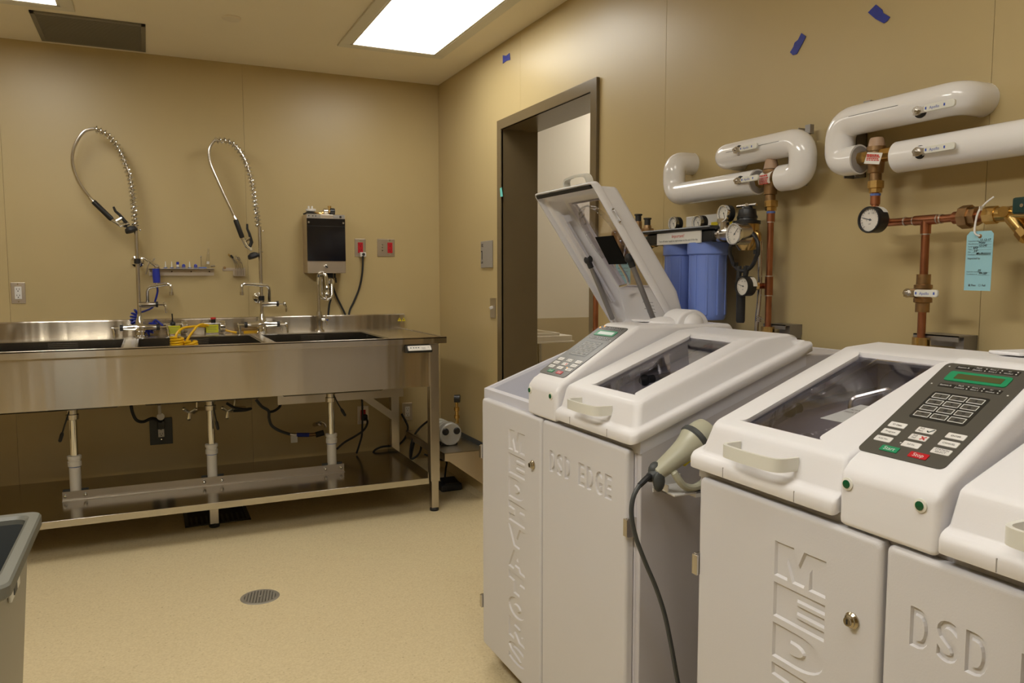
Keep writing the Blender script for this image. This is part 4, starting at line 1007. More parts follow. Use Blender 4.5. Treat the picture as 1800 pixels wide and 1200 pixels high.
# cabinet shell
prof = [(-.768, .066), (-.768, .946), (-.30, 1.114), (-.26, 1.128), (-.06, 1.128), (-.06, .066)]
p = MB()
for y0, y1 in ((-.463, -.445), (.445, .463)): p.prism([Q(x, y0, z) for x, z in prof], (0, y1-y0, 0))
p.box(Q(-.078, -.445, .066), Q(-.06, .445, 1.128)); p.box(Q(-.768, -.445, .066), Q(-.06, .445, .09))
p.box(Q(-.768, -.445, .066), Q(-.755, .445, .945))
p.box(Q(-.27, -.445, .72), Q(-.06, .445, 1.126))
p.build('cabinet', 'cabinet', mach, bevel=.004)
p = MB()
for x in (-.70, -.13):
    for y in (-.40, .40): p.lathe(Q(x, y, 0), (0, 0, 1), [(0, .022), (.012, .026), (.03, .012), (.07, .012)], 14)
p.build('levelling_feet', 'rubber', mach)
# basins
def basin(sg):
    y0, y1 = (.098, .4635) if sg > 0 else (-.4635, -.098)
    xo0, xo1 = -.770, -.262; r = .02
    rim = lambda x: .953+.36*(x+.77)
    def ring(a, zf, rr_=.0): return [Q(xo0+a, y0+a, zf(xo0+a)), Q(xo1-a, y0+a, zf(xo1-a)), Q(xo1-a, y1-a, zf(xo1-a)), Q(xo0+a, y1-a, zf(xo0+a))]
    L = [ring(0, lambda x: rim(x)-.035), ring(0, rim), ring(.014, rim), ring(.02, lambda x: rim(x)-.008), ring(.05, lambda x: .80+.05*(x+.77)), ring(.09, lambda x: .785)]
    p = MB(); vs = [q for l in L for q in l]; fs = []
    for i in range(len(L)-1):
        for k in range(4): fs.append((i*4+k, i*4+(k+1) % 4, (i+1)*4+(k+1) % 4, (i+1)*4+k))
    fs.append(tuple(range(20, 24)))
    b_ = p.add(vs, fs).build('basin', 'shadewhite', mach, smooth=False)
    cy = (y0+y1)/2
    MB().lathe(Q(-.52, cy, .788), (0, 0, 1), [(0, .045), (.004, .045), (.008, .03)], 20).build('drain', 'whitep', b_)
    yy = y1-.07 if sg > 0 else y0+.07
    MB().cyl(Q(-.70, yy, .86), Q(-.66, yy, .90), .016, n=14).build('port', 'black', b_)
    MB().tube(cr([Q(-.66, yy-.06, .84), Q(-.60, cy, .93), Q(-.50, cy-.05, .95), Q(-.42, cy, .90), Q(-.40, cy+.08, .83)], 6), .009, 8).build('clear_tube', 'clearp', b_)
    # spray arm of bent chrome tube and a round spray cup
    MB().tube(fillet([Q(-.505, sg*.32, .80), Q(-.505, sg*.32, 1.082), Q(-.445, sg*.275, 1.105), Q(-.445, sg*.275, .99)], .012, 5), .0055, 8).build('spray_arm', 'dullchrome', b_)
    MB().lathe(Q(-.385, sg*.30, 1.095), V((-.8, -.2, .6)), [(0, .02), (.02, .034), (.024, .036), (.024, .03), (.01, .018)], 20, cap=False).build('spray_cup', 'clearp', b_)
basin(1); basin(-1)
# doors with recessed lettering
from mathutils.geometry import tessellate_polygon
def arc2(cx_, cy_, rx_, ry_, a0, a1, n): return [(cx_+rx_*math.cos(math.radians(a0+(a1-a0)*k/n)), cy_+ry_*math.sin(math.radians(a0+(a1-a0)*k/n))) for k in range(n+1)]
# wide upright capitals of the moulded name, in a unit box
LOGO = {
 'm': [[(0,0),(.23,0),(.23,.62),(.38,0),(.58,0),(.73,.62),(.73,0),(1,0),(1,1),(.61,1),(.485,.46),(.36,1),(0,1)]],
 'e': [[(0,0),(1,0),(1,.19),(.45,.19),(.45,.41),(1,.41),(1,.59),(.45,.59),(.45,.81),(1,.81),(1,1),(0,1)]],
 'd': [[(0,0)]+arc2(.48,.5,.52,.5,-90,90,12)+[(0,1)], [(.33,.27),(.33,.73)]+arc2(.44,.5,.22,.23,90,-90,8)],
 'i': [[(0,1),(1,1),(1,.72),(.66,.69),(.66,.31),(1,.28),(1,0),(0,0),(0,.28),(.34,.31),(.34,.69),(0,.72)][::-1]],
 'v': [[(0,1),(.33,0),(.67,0),(1,1),(.70,1),(.5,.36),(.30,1)]],
 'a': [[(0,0),(.29,0),(.36,.22),(.64,.22),(.71,0),(1,0),(.68,1),(.32,1)], [(.43,.44),(.57,.44),(.5,.70)]],
 't': [[(.33,0),(.67,0),(.67,.65),(1,.68),(1,1),(0,1),(0,.68),(.33,.65)]],
 'o': [arc2(.5,.5,.5,.5,0,345,23), arc2(.5,.5,.24,.22,0,340,17)[::-1]],
 'r': [[(0,0),(.31,0),(.31,.36),(.42,.36),(.66,0),(1,0),(.74,.38)]+arc2(.68,.69,.30,.31,-60,90,8)+[(0,1)], [(.31,.57),(.31,.79)]+arc2(.58,.68,.12,.11,90,-90,6)],
}
def glyph(ch, w, h, g_):
    """filled letter fitted to w x h: floor points, surface points g_ further out, floor faces, boundary loops"""
    if ch in LOGO:
        pls = LOGO[ch]; f0 = [q for l in pls for q in l]
        fc = [tuple(t_) for t_ in tessellate_polygon([[V((x, y, 0)) for x, y in l] for l in pls])]
    else:
        cu = bpy.data.curves.new('t', 'FONT'); cu.body = ch; cu.size = 1; cu.resolution_u = 4
        ob = bpy.data.objects.new('t', cu); me = bpy.data.meshes.new_from_object(ob)
        f0 = [(v.co.x, v.co.y) for v in me.vertices]; fc = [tuple(p.vertices) for p in me.polygons]
        bpy.data.objects.remove(ob); bpy.data.curves.remove(cu); bpy.data.meshes.remove(me)
    x0 = min(x for x, y in f0); x1 = max(x for x, y in f0); y0 = min(y for x, y in f0); y1 = max(y for x, y in f0)
    f0 = [(g_+(x-x0)/(x1-x0)*(w-2*g_), g_+(y-y0)/(y1-y0)*(h-2*g_)) for x, y in f0]
    key = {}; rep = []
    for i, p in enumerate(f0):
        k = (round(p[0], 3), round(p[1], 3)); key.setdefault(k, i); rep.append(key[k])
    fc = [tuple(rep[i] for i in f) for f in fc]; fc = [f for f in fc if len(set(f)) == len(f)]
    fc = [f if sum(f0[a][0]*f0[b][1]-f0[b][0]*f0[a][1] for a, b in zip(f, f[1:]+f[:1])) > 0 else f[::-1] for f in fc]
    es = {(a, b) for f in fc for a, b in zip(f, f[1:]+f[:1])}
    nxt = {a: b for (a, b) in es if (b, a) not in es}; loops = []
    while nxt:
        a0 = next(iter(nxt)); lp = [a0]; b = nxt.pop(a0)
        while b != a0 and b in nxt: lp.append(b); b = nxt.pop(b)
        loops.append(lp)
    out = list(f0)
    for lp in loops:
        m_ = len(lp)
        for k in range(m_):
            p0, p, p1 = (V((*f0[lp[j % m_]], 0)) for j in (k-1, k, k+1))
            d0, d1 = (p-p0).normalized(), (p1-p).normalized(); n0, n1 = V((d0.y, -d0.x, 0)), V((d1.y, -d1.x, 0))
            mt = n0+n1; mt = mt.normalized() if mt.length > 1e-6 else n0
            q = p+mt*(g_/max(.45, mt.dot(n0))); out[lp[k]] = (q.x, q.y)
    return f0, out, fc, loops
def area2(l): return sum(a[0]*b[1]-b[0]*a[1] for a, b in zip(l, l[1:]+l[:1]))/2
def mkdoor(y0, y1, glyphs, depth=.0045):
    """moulded door: rounded slab whose face carries recessed letters with sloped walls"""
    xb, xf_, z0, z1, r = -.770, -.790, .075, .925, .009
    S2 = lambda u, v_, x: Q(x, y1-u, z0+v_)        # u to the right from the left edge, v up
    wd, ht = y1-y0, z1-z0
    def rl(ins, x): 
        R2 = .010; P_ = []
        for cu_, cv, a0 in ((wd-ins-R2, ht-ins-R2, 0), (ins+R2, ht-ins-R2, 90), (ins+R2, ins+R2, 180), (wd-ins-R2, ins+R2, 270)):
            for k in range(5): a = math.radians(a0+22.5*k); P_.append((cu_+R2*math.cos(a), cv+R2*math.sin(a)))
        return [S2(u, v_, x) for u, v_ in P_], P_
    p = MB(); steps = [(0, xb)]+[(r*(1-math.cos(a)), xf_+r*(1-math.sin(a))) for a in [math.radians(15*k) for k in range(7)]]
    L3 = [rl(i_, x) for i_, x in steps]; n = 20; vs = [q for l, _ in L3 for q in l]; fs = []
    for i in range(len(L3)-1):
        for k in range(n): fs.append((i*n+k, i*n+(k+1) % n, (i+1)*n+(k+1) % n, (i+1)*n+k))
    fs.append(tuple(range(n-1, -1, -1)))
    front = L3[-1][1]
    def tess(pl):
        base = len(vs); flat = [q for l in pl for q in l]; vs.extend(S2(a, b, xf_) for a, b in flat)
        for t_ in tessellate_polygon([[V((a, b, 0)) for a, b in l] for l in pl]): fs.append(tuple(base+i for i in t_))
    cells = []
    for f0, out, fc, loops, ou, ov in glyphs:
        fb = len(vs); vs += [S2(ou+a, ov+b, xf_+depth) for a, b in f0]; fs += [tuple(fb+i for i in f) for f in fc]
        sb = len(vs); vs += [S2(ou+a, ov+b, xf_) for a, b in out]; hole = []
        for lp in loops:
            m_ = len(lp)
            for k in range(m_): a, b = lp[k], lp[(k+1) % m_]; fs.append((sb+a, sb+b, fb+b, fb+a))
            l2 = [(ou+out[i][0], ov+out[i][1]) for i in lp]
            if area2(l2) > 0: hole.append(l2)
            else: tess([l2])
        us = [q[0] for l in hole for q in l]; vv_ = [q[1] for l in hole for q in l]
        cells.append([min(us), max(us), min(vv_), max(vv_), hole])
    m = .004; U0 = min(c[0] for c in cells)-m; U1 = max(c[1] for c in cells)+m; V0 = min(c[2] for c in cells)-m; V1 = max(c[3] for c in cells)+m
    tess([front, [(U0, V0), (U0, V1), (U1, V1), (U1, V0)]])
    ax_ = 2 if (V1-V0) > (U1-U0) else 0
    cells.sort(key=lambda c: c[ax_]); lo = V0 if ax_ else U0
    for i, c in enumerate(cells):
        hi = (V1 if ax_ else U1) if i == len(cells)-1 else (c[ax_+1]+cells[i+1][ax_])/2
        r_ = [(U0, lo), (U1, lo), (U1, hi), (U0, hi)] if ax_ else [(lo, V0), (hi, V0), (hi, V1), (lo, V1)]
        tess([r_]+c[4]); lo = hi
    bm = bmesh.new(); bv = [bm.verts.new(q) for q in vs]
    for f in fs:
        try: bm.faces.new([bv[i] for i in f])
        except ValueError: pass
    bmesh.ops.remove_doubles(bm, verts=bm.verts, dist=1e-6); bmesh.ops.recalc_face_normals(bm, faces=bm.faces); bm.verts.index_update()
    p.add([v.co.copy() for v in bm.verts], [tuple(v.index for v in f.verts) for f in bm.faces]); bm.free()
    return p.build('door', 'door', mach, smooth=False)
XD = -.790
lw, lh, pit = .117, .0635, .0750
logo = []
for i, ch in enumerate('medivatorS'):
    f0, out, fc, lps = glyph(ch, lw, lh, .0034)
    logo.append((f0, out, fc, lps, .438-.225, (.859-pit*i-lh)-.075))
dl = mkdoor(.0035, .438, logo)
edge = []; xc_ = -.050
for ch, wd_ in (('D', .0325), ('S', .0325), ('D', .0325), (' ', .0215), ('E', .0325), ('D', .0325), ('G', .0335), ('E', .0325)):
    if ch != ' ':
        f0, out, fc, lps = glyph(ch, wd_, .060, .0022); edge.append((f0, out, fc, lps, -.0035-xc_, .787-.075))
    xc_ -= wd_+.0105
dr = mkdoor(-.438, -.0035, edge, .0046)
lk = MB().lathe(Q(XD, .052, .782), (-1, 0, 0), [(0, .013), (.003, .0135), (.006, .010), (.008, .010), (.010, .007), (.013, .007)], 20).build('lock', 'lockmetal', dl)
MB().obox(Q(XD-.0132, .052, .782), (.0004, 0, 0), (0, .0012, 0), (0, 0, .004)).build('keyhole', 'ink', lk)
for z in (.74, .22):
    for d_, s in ((dl, 1), (dr, -1)):
        MB().box(Q(-.793, s*.440, z-.022), Q(-.766, s*.449, z+.024)).box(Q(-.796, s*.434, z-.020), Q(-.790, s*.450, z+.022)).build('hinge', 'dullchrome', d_, bevel=.001)
# console
pr = [(-.791, .928), (-.791, 1.016), (-.773, 1.0355), (-.522, 1.1902), (-.185, 1.187), (-.150, 1.135), (-.150, 1.05), (-.60, .99)]
con = MB().prism([Q(x, -.088, z) for x, z in pr], (0, .176, 0)).build('console', 'white', mach, bevel=.011, seg=3)
for y in (.070, -.060):
    l_ = MB().lathe(Q(-.790, y, 1.0), (-1, 0, 0), [(0, .0105), (.003, .0105), (.004, .008)], 18).build('led_ring', 'ivory', con)
    MB().lathe(Q(-.7935, y, 1.0), (-1, 0, 0), [(0, .0068), (.0015, .0068), (.003, .003)], 16).build('led', 'led', con)
# keypad
sn = V((1, 0, .615)).normalized(); nk = V((-.615, 0, 1)).normalized(); org = Q(-.77, .012, 1.0372)
def K(y, s, h=0): return org+Y1*y+sn*s+nk*h
def slab(y, s, w, h_, hgt, name, m_, base=0, par=None, r=.002):
    return MB().rrect(K(y, s, base), -Y1, sn, w/2, h_/2, r, hgt, 3).build(name, m_, par or pan, smooth=False)
pan = MB().rrect(K(0, .146, .0004), -Y1, sn, .0762, .1255, .010, .0016, 5).build('keypad_panel', 'panel', mach, smooth=False)
slab(0, .155, .097, .0735, .0003, 'keypad_field', 'panelblk', .002, r=.005)
dig = ['1', '2', '3', '4', '5', '6', '7', '8', '9', '*', '0', '#']
prt = MB()
for i, dch in enumerate(dig):
    y = .030-.030*(i % 3); s = .1803-.0168*(i//3)
    fr = MB(); hw, hh, t_ = .0132, .0062, .0012
    for (a, b_, c_, d_) in ((-hw, hw, hh-t_, hh), (-hw, hw, -hh, -hh+t_), (-hw, -hw+t_, -hh, hh), (hw-t_, hw, -hh, hh)):
        fr.prism([K(y+a, s+c_, .0023), K(y+b_, s+c_, .0023), K(y+b_, s+d_, .0023), K(y+a, s+d_, .0023)], nk*.0006)
    fr.build('number_key', 'inkwhite', pan, smooth=False)
    fill_ = MB().prism([K(y-hw+t_, s-hh+t_, .0023), K(y+hw-t_, s-hh+t_, .0023), K(y+hw-t_, s+hh-t_, .0023), K(y-hw+t_, s+hh-t_, .0023)], nk*.0003).build('number_key', 'panel', pan, smooth=False)
    prt.text(dch, .010, K(y, s-.0035, .0028), -Y1, sn, 'CENTER', sx=1.4)
keys = [(.0495, .0930, ['ID Data'], 0), (.0495, .0745, ['Program'], 0), (.0495, .0557, ['Add No.'], 0), (-.001, .0930, ['Full', 'Pass'], 1), (-.001, .0745, ['Full', 'Fail'], 2), (-.001, .0557, ['Self Dis.'], 0), (-.052, .0930, ['ENTER'], 0), (-.052, .0745, ['CANCEL'], 0), (-.052, .0553, ['STATION', 'SELECT'], 0)]
for y, s, tx, mk in keys:
    slab(y, s, .0305, .0125, .0012, 'function_key', 'whitep', .002, r=.0015)
    for j, l_ in enumerate(tx):
        n_ = len(tx); prt.text(l_, .0052, K(y+(.007 if mk else 0), s-.0018+(.0028 if n_ > 1 else 0)-j*.0052, .0034), -Y1, sn, 'CENTER', sx=1.05 if len(l_) < 9 else .8)
prt.build('key_print', 'ink', pan, smooth=False, kind='stuff')
ck = MB()
a, b_, c_ = K(-.004, .093, .0034), K(-.0075, .0897, .0034), K(-.0145, .0975, .0034)
for u, v__ in ((a, b_), (b_, c_)):
    d = (v__-u).normalized(); w_ = d.cross(nk)*.0011; ck.add([u-w_, v__-w_, v__+w_, u+w_], [(0, 1, 2, 3)])
ck.build('tick_mark', 'valvegreen', pan, smooth=False)
ck = MB()
for sg_ in (-1, 1):
    u = K(-.009-.0042, .0745-sg_*.0038, .0034); v__ = K(-.009+.0042, .0745+sg_*.0038, .0034); d = (v__-u).normalized(); w_ = d.cross(nk)*.0013; ck.add([u-w_, v__-w_, v__+w_, u+w_], [(0, 1, 2, 3)])
ck.build('cross_mark', 'inkred', pan, smooth=False)
slab(.0247, .0366, .0315, .0125, .0012, 'start_key', 'green', .002, r=.0015)
slab(-.0265, .0365, .0315, .0125, .0012, 'stop_key', 'red', .002, r=.0015)
MB().text('Start', .0105, K(.0247, .0332, .0034), -Y1, sn, 'CENTER').text('Stop', .0105, K(-.0265, .0331, .0034), -Y1, sn, 'CENTER').build('key_lettering', 'inkwhite', pan, smooth=False)
slab(.001, .2357, .1055, .0262, .0014, 'screen_frame', 'green', .002, r=.005)
scr = slab(-.0015, .2357, .080, .0138, .0006, 'screen', 'lcd', .0031, r=.001)
wp = MB()
for s in (.2612, .2100):
    slab(.0385, s, .029, .0095, .0004, 'status_label', 'panelblk', .002, r=.001); slab(-.0155, s, .076, .0105, .0004, 'status_label', 'panelblk', .002, r=.001)
    wp.text('Station A', .0055, K(.0505, s-.0018, .0026), -Y1, sn)
    for j, (u, v__) in enumerate((('Flush', 'Disinfect'), ('Rinse 1', 'Rinse 2'), ('Air', 'Alcohol'))):
        for kx, tt in ((.0014, u), (-.0042, v__)): wp.text(tt, .0046, K(.0145-.0255*j, s+kx, .0026), -Y1, sn, 'CENTER')
        for kx in (.003, -.0026): wp.obox(K(.0145-.0255*j-.0125, s+kx, .0026), Y1*.001, sn*.001, nk*.0002)
for y, s in ((.066, .2612), (.066, .2100), (-.066, .205), (.013, .093), (.013, .0745), (.018, .0557)): wp.obox(K(y, s, .0022), Y1*.0013, sn*.0011, nk*.0003)
wp.build('panel_print', 'inkwhite', pan, smooth=False, kind='stuff')
# printer on the console top
pb = MB().prism([Q(-.43, .09, 1.192), Q(-.33, .09, 1.190), Q(-.33, -.02, 1.190), Q(-.43, .035, 1.192)], (0, 0, .006)).build('printer_lid', 'white', mach, bevel=.002)
MB().lathe(Q(-.355, .02, 1.188), (0, 0, 1), [(0, .055), (.006, .052), (.013, .04), (.018, .02), (.019, .004)], 24).build('dome', 'white', pb)
cy_ = MB(); n = 20
arc_ = [(-.295+.062*math.cos(a), 1.175+.055*math.sin(a)) for a in [pi*k/n for k in range(n+1)]]
cy_.prism([Q(x, .045, z) for x, z in arc_], (0, -.09, 0)).build('paper_roll_cover', 'white', mach, bevel=.008, seg=3)
MB().sphere(Q(-.295, -.045, 1.185), .036, 18, 12, (1, .55, .95)).build('cover_end', 'white', mach)
# lids
l_open = lid(mach, YC, 1, True); struts(mach, YC, 1, True)
l_right = lid(mach, YC, -1, False); struts(mach, YC, -1, False)
# second machine: a copy with its left lid closed
mach2 = copy_tree(mach)
mach2.location = V((-.42, YC+DYM, 0))
tag(mach2, 'white twin basin scope reprocessor with both lids closed, nearest the camera', 'machine', 'scope reprocessors'); mach['group'] = 'scope reprocessors'
def wipe(o):
    for ch in list(o.children): wipe(ch)
    bpy.data.objects.remove(o)
for ch in [c for c in mach2.children if c.name.startswith('lid')]:
    if any(k.name.startswith('black_plate') for k in ch.children): wipe(ch)
st_ = [c for c in mach2.children if c.name.startswith('gas_strut')]
for c in st_:
    zs_ = max(v.co.z for v in c.data.vertices)
    if zs_ > 1.25: wipe(c)
def relid(root):
    l = lid(root, YC, 1, False); struts(root, YC, 1, False); return l
ROOT[mach2.name] = V((-.42, YC, 0))
l_left2 = relid(mach2)
scr.data.materials[0] = M['lcd']
scr1 = scr.data.copy(); scr.data = scr1; scr1.materials[0] = M['lcdlit']
MB().obox(K(.066, .2612, .003), Y1*.002, sn*.002, nk*.0006).obox(K(.05, .268, .003), Y1*.002, sn*.002, nk*.0006).obox(K(-.034, .061, .003), Y1*.0016, sn*.0016, nk*.0006).build('status_lamp', 'amber', pan, smooth=False)
# printed notice stuck under the left window of the near machine
YM2 = YC+DYM
def WN(x, y, off=.0135): return V((x, YM2+y, ltop(x)-off))
tc_ = thing('notice_card', 'pale printed notice card under the left window of the nearest machine', 'card', WN(-.615, .18))
MB().prism([WN(-.650, .262), WN(-.647, .10), WN(-.583, .10), WN(-.583, .229)], (0, 0, -.0008)).build('card', 'card', tc_, smooth=False)
sl_ = V((1, 0, .3817)).normalized(); tp = MB()
for i, tx in enumerate(('ALWAYS REPLACE FILTER', 'PRIOR TO PROCESSING')):
    tp.text(tx, .0066, WN(-.607-.0095*i, .232+.006*i, .0131), -Y1, sl_, sx=1.15)
tp.build('lettering', 'ink', tc_, smooth=False)

# ------------------------------------------------------------------ barcode scanner on the side of the far machine
sy = YC-.463-.062
t = thing('barcode_scanner', 'ivory handheld barcode scanner hung between the two white machines, black cable trailing down', 'scanner', (-.70, sy, .85))
ax0, ax1 = V((-.772, sy, .885)), V((-.632, sy, .972))
d = (ax1-ax0).normalized(); L = (ax1-ax0).length
body = MB().lathe(ax0, d, [(0, .013), (.004, .018), (.03, .021), (.07, .0245), (.095, .028), (.112, .033), (.124, .038)], 22).build('grip', 'scan', t)
MB().lathe(ax0+d*.123, d, [(0, .038), (.004, .041), (.012, .041), (.015, .038)], 22).build('collar', 'darkgrey', t)
MB().lathe(ax0+d*.137, d, [(0, .037), (.02, .035), (.035, .031), (.042, .02)], 22).build('head', 'scan', t)
MB().obox(ax0+d*.105-V((0, 0, .030)), d*.012, (0, .006, 0), (0, 0, .008)).build('trigger', 'yellowst', t, bevel=.002)
q = ax0
MB().tube([q-d*.018+V((0, 0, .004)), q+d*.008], [.011, .0165], 14).sphere(q+d*.003-V((0, .012, .014)), .018, 14, 8, (.85, .5, 1.35)).sphere(q+d*.004+V((0, .004, .006)), .019, 14, 8, (.9, .8, 1.1)).build('end_plug', 'darkgrey', t)
MB().tube(cr([V((-.735, sy-.018, .893)), V((-.722, sy-.022, .872)), V((-.705, sy-.022, .856)), V((-.675, sy-.02, .850)), V((-.645, sy-.018, .862)), V((-.62, sy-.016, .885))], 5), [.006]+[.0085]*24+[.008], 10).build('hand_guard', 'scan', t)
cb_pts = [q-d*.02+V((0, 0, 0)), BW(1128, 845, 0)]
def SC(px, py, y): return ony_(px, py, y)
def ony_(px, py, y):
    dd = ray(px, py); return CAM + dd*((y-CAM.y)/dd.y)
pts = [q-d*.015, SC(1140, 838, sy-.006), SC(1124, 853, sy-.01), SC(1113, 875, sy-.012), SC(1110, 905, sy-.012), SC(1118, 945, sy-.012), SC(1135, 990, sy-.014), SC(1152, 1030, sy-.016), SC(1167, 1075, sy-.018), SC(1177, 1120, sy-.02), SC(1188, 1180, sy-.022), SC(1196, 1230, sy-.022), SC(1200, 1300, sy-.02)]
e_ = pts[-1]; pts += [V((e_.x+.03, sy-.01, .14)), V((e_.x+.12, sy, .03)), V((e_.x+.25, sy+.0, .012))]
MB().tube(cr(pts, 6), .0052, 8).build('cable', 'darkgrey', t)
MB().tube(cr([pts[0], pts[1], pts[2]], 6), [.0085-.00018*i for i in range(13)], 10).build('strain_relief', 'rubber', t)
t2 = thing('scanner_holder', 'small white bracket on the side of the far machine under the scanner', 'bracket', (-.70, YC-.49, .83))
ys = YC-.463
MB().box((-.735, ys-.004, .825), (-.655, ys, .862)).box((-.735, ys-.085, .835), (-.655, ys, .840)).box((-.735, ys-.06, .835), (-.731, ys, .856)).box((-.675, ys-.085, .826), (-.655, ys-.04, .840)).build('bracket', 'whitep', t2, bevel=.0015)
# ------------------------------------------------------------------ right wall plumbing
PO = .08
def gauge(t, c, ax, R_, dep, rim, face_txt, black=True, hand=(130, 8), name='gauge', sub=None):
    """dial gauge, c = centre of the glass, ax = direction the face looks"""
    c = V(c); ax = V(ax).normalized(); ux = Z1.cross(ax).normalized(); uy = ax.cross(ux)
    ux = uy.cross(ax)
    body = MB().lathe(c-ax*dep, ax, [(0, R_*.86), (.003, R_*.97), (dep-.006, R_*.97)], 28).build(name, 'black' if black else 'dullchrome', t)
    MB().lathe(c-ax*.010, ax, [(0, R_*.99), (.009, R_), (.012, R_*.97), (.012, R_*.88), (.007, R_*.86)], 32, cap=False).build('bezel', rim, body)
    MB().lathe(c-ax*.006, ax, [(0, R_*.9), (.001, R_*.88)], 28).build('dial', 'dial', body)
    p = MB(); h = .0012-.006+.0005
    def hand_(deg, L1, L2, w):
        a = math.radians(deg); d = ux*math.cos(a)+uy*math.sin(a); p.obox(c+ax*(h+.0004)+d*(L1-L2)/2, d*(L1+L2)/2, d.cross(ax)*w, ax*.0003)
    hand_(hand[0], R_*.66, R_*.15, R_*.025)
    p.lathe(c+ax*h, ax, [(0, R_*.09), (.001, R_*.07)], 12)
    for k in range(19):
        a = math.radians(225-k*15); d = ux*math.cos(a)+uy*math.sin(a); r_ = R_*.74; L_ = R_*(.05 if k % 2 else .09)
        p.obox(c+ax*h+d*r_, d*L_/2*1.6, d.cross(ax)*R_*.012, ax*.0002)
    for s, x, y in face_txt: p.text(s, R_*.17, c+ax*(h+.0002)+ux*(x*R_)+uy*(y*R_), ux, uy, 'CENTER')
    p.build('dial_marks', 'inkgrey', body, smooth=False)
    return body
def hexnut(p0, p1, r): return MB().cyl(p0, p1, r, n=6)
def lever_handle(t, q, L_=.075, up=0.0, txt='Apollo'):
    """white ball valve lever: pivot q, running along -y"""
    q = V(q)
    nb = MB().cyl(q+V((.03, 0, 0)), q+V((-.004, 0, 0)), .011, n=16).cyl(q+V((-.004, 0, 0)), q+V((-.010, 0, 0)), .008, n=6).cyl(q+V((-.010, 0, 0)), q+V((-.015, 0, 0)), .004, n=10).build('valve_stem', 'dullchrome', t)
    MB().prism([q+V((-.002, .009, -.009)), q+V((-.002, -.026, -.008)), q+V((-.002, -.026, .006)), q+V((-.002, .009, .007))], (-.003, 0, 0)).build('lever_root', 'dullchrome', nb)
    MB().rrect(q+V((-.002, -.022-L_/2, up)), -Y1, V((0, 0, 1)), L_/2, .0085, .006, .007, 4).build('lever', 'ivory', t, bevel=.0015)
    p = MB().text(txt, .0095, q+V((-.0093, -.037, up-.0035)), -Y1, Z1)
    for k, w_ in enumerate((.008, .008)): p.box(q+V((-.0091, -.026-(k*.047), up-.003)), q+V((-.0094, -.030-(k*.047), up+.003)))
    p.build('lever_print', 'inkblue', t, smooth=False)
def ring(p0, ax, r, m='solder', w=.003): return MB().lathe(V(p0)-V(ax).normalized()*w/2, V(ax), [(0, r), (w, r)], 18)
PR = .0388
# ---- left loop
zl, zu = RW(1260, 331, PO).z, RW(1330, 264, PO).z
ys_ = RW(1212, 290, 0).y; yl = RW(1187, 330, PO).y+.008; ye = RW(1333, 318, PO).y
zst = RW(1210, 290, 0).z
t = thing('pipe_loop', 'left white insulated pipe loop with a copper drop and a gauge', 'pipe', (-.06, -3.1, 1.18))
ys_ = RW(1185, 312, PO).y
pts = fillet([V((-.001, ys_, zst)), V((-PO, ys_, zst)), V((-PO, ys_, zl)), V((-PO, ye, zl))], .055, 8)
a = MB().tube(pts, PR, 28).build('lower_cover', 'pipe', t)
MB().lathe((-.0, ys_, zst), (-1, 0, 0), [(0, .039), (.003, .039)], 24).build('wall_ring', 'whitep', a)
MB().lathe((-PO, ye, zl), (0, -1, 0), [(0, PR*.9), (.0012, PR*.88)], 28).build('end_face', 'seamgrey', a)
yU = RW(1288, 264, PO).y+.012; yE = RW(1412, 250, PO).y
y2 = RW(1375, 312, PO).y
yU = RW(1255, 272, .085).y-PR
pts = fillet([V((-.001, yU, zu)), V((-PO, yU, zu)), V((-PO, yE, zu)), V((-PO, yE, zl)), V((-PO, y2, zl))], .058, 9)
b_ = MB().tube(pts, PR, 28).build('upper_cover', 'pipe', t)
p = MB()
p.tube([V((-PO-PR-.0004, yU-.06, zu+.004)), V((-PO-PR-.0004, yE+.055, zu+.004))], .0006, 5)
p.build('cover_seam', 'inkgrey', b_)
for px, py, z in ((1296, 264, zu), (1298, 318, zl)):
    q = RW(px, py, PO+PR+.004); q.z = q.z
    MB().lathe((-PO-PR+.006, q.y, q.z), (-1, 0, 0), [(0, .016), (.004, .016)], 20).build('valve_opening', 'ink', t)
    lever_handle(t, (-PO-PR-.006, q.y, q.z))
def mixing(t, y, z, zc0, zc1, wrap, tilt=0):
    MB().lathe((-PO, y, zc0), (0, 0, 1), [(0, .0225), (zc1-zc0-.004, .0175), (zc1-zc0, .015)], 22).build('valve_cap', 'wood', t)
    MB().lathe((-PO, y, z-.065), (0, 0, 1), [(0, .015), (.02, .015), (.022, .019), (.05, .021), (.085, .021), (.088, .024), (zc0-z+.063, .024)], 20).build('mixing_valve', 'bronze', t)
    for s in (-1, 1): MB().cyl((-PO, y+s*.018, z), (-PO, y+s*.050, z), .018, n=8).cyl((-PO, y+s*.05, z), (-PO, y+s*.07, z), .013, n=12).build('union_nut', 'brass', t)
y = RW(1355, 312, PO).y
mixing(t, y, zl, RW(1356, 297, PO).z, RW(1356, 279, PO).z, True)
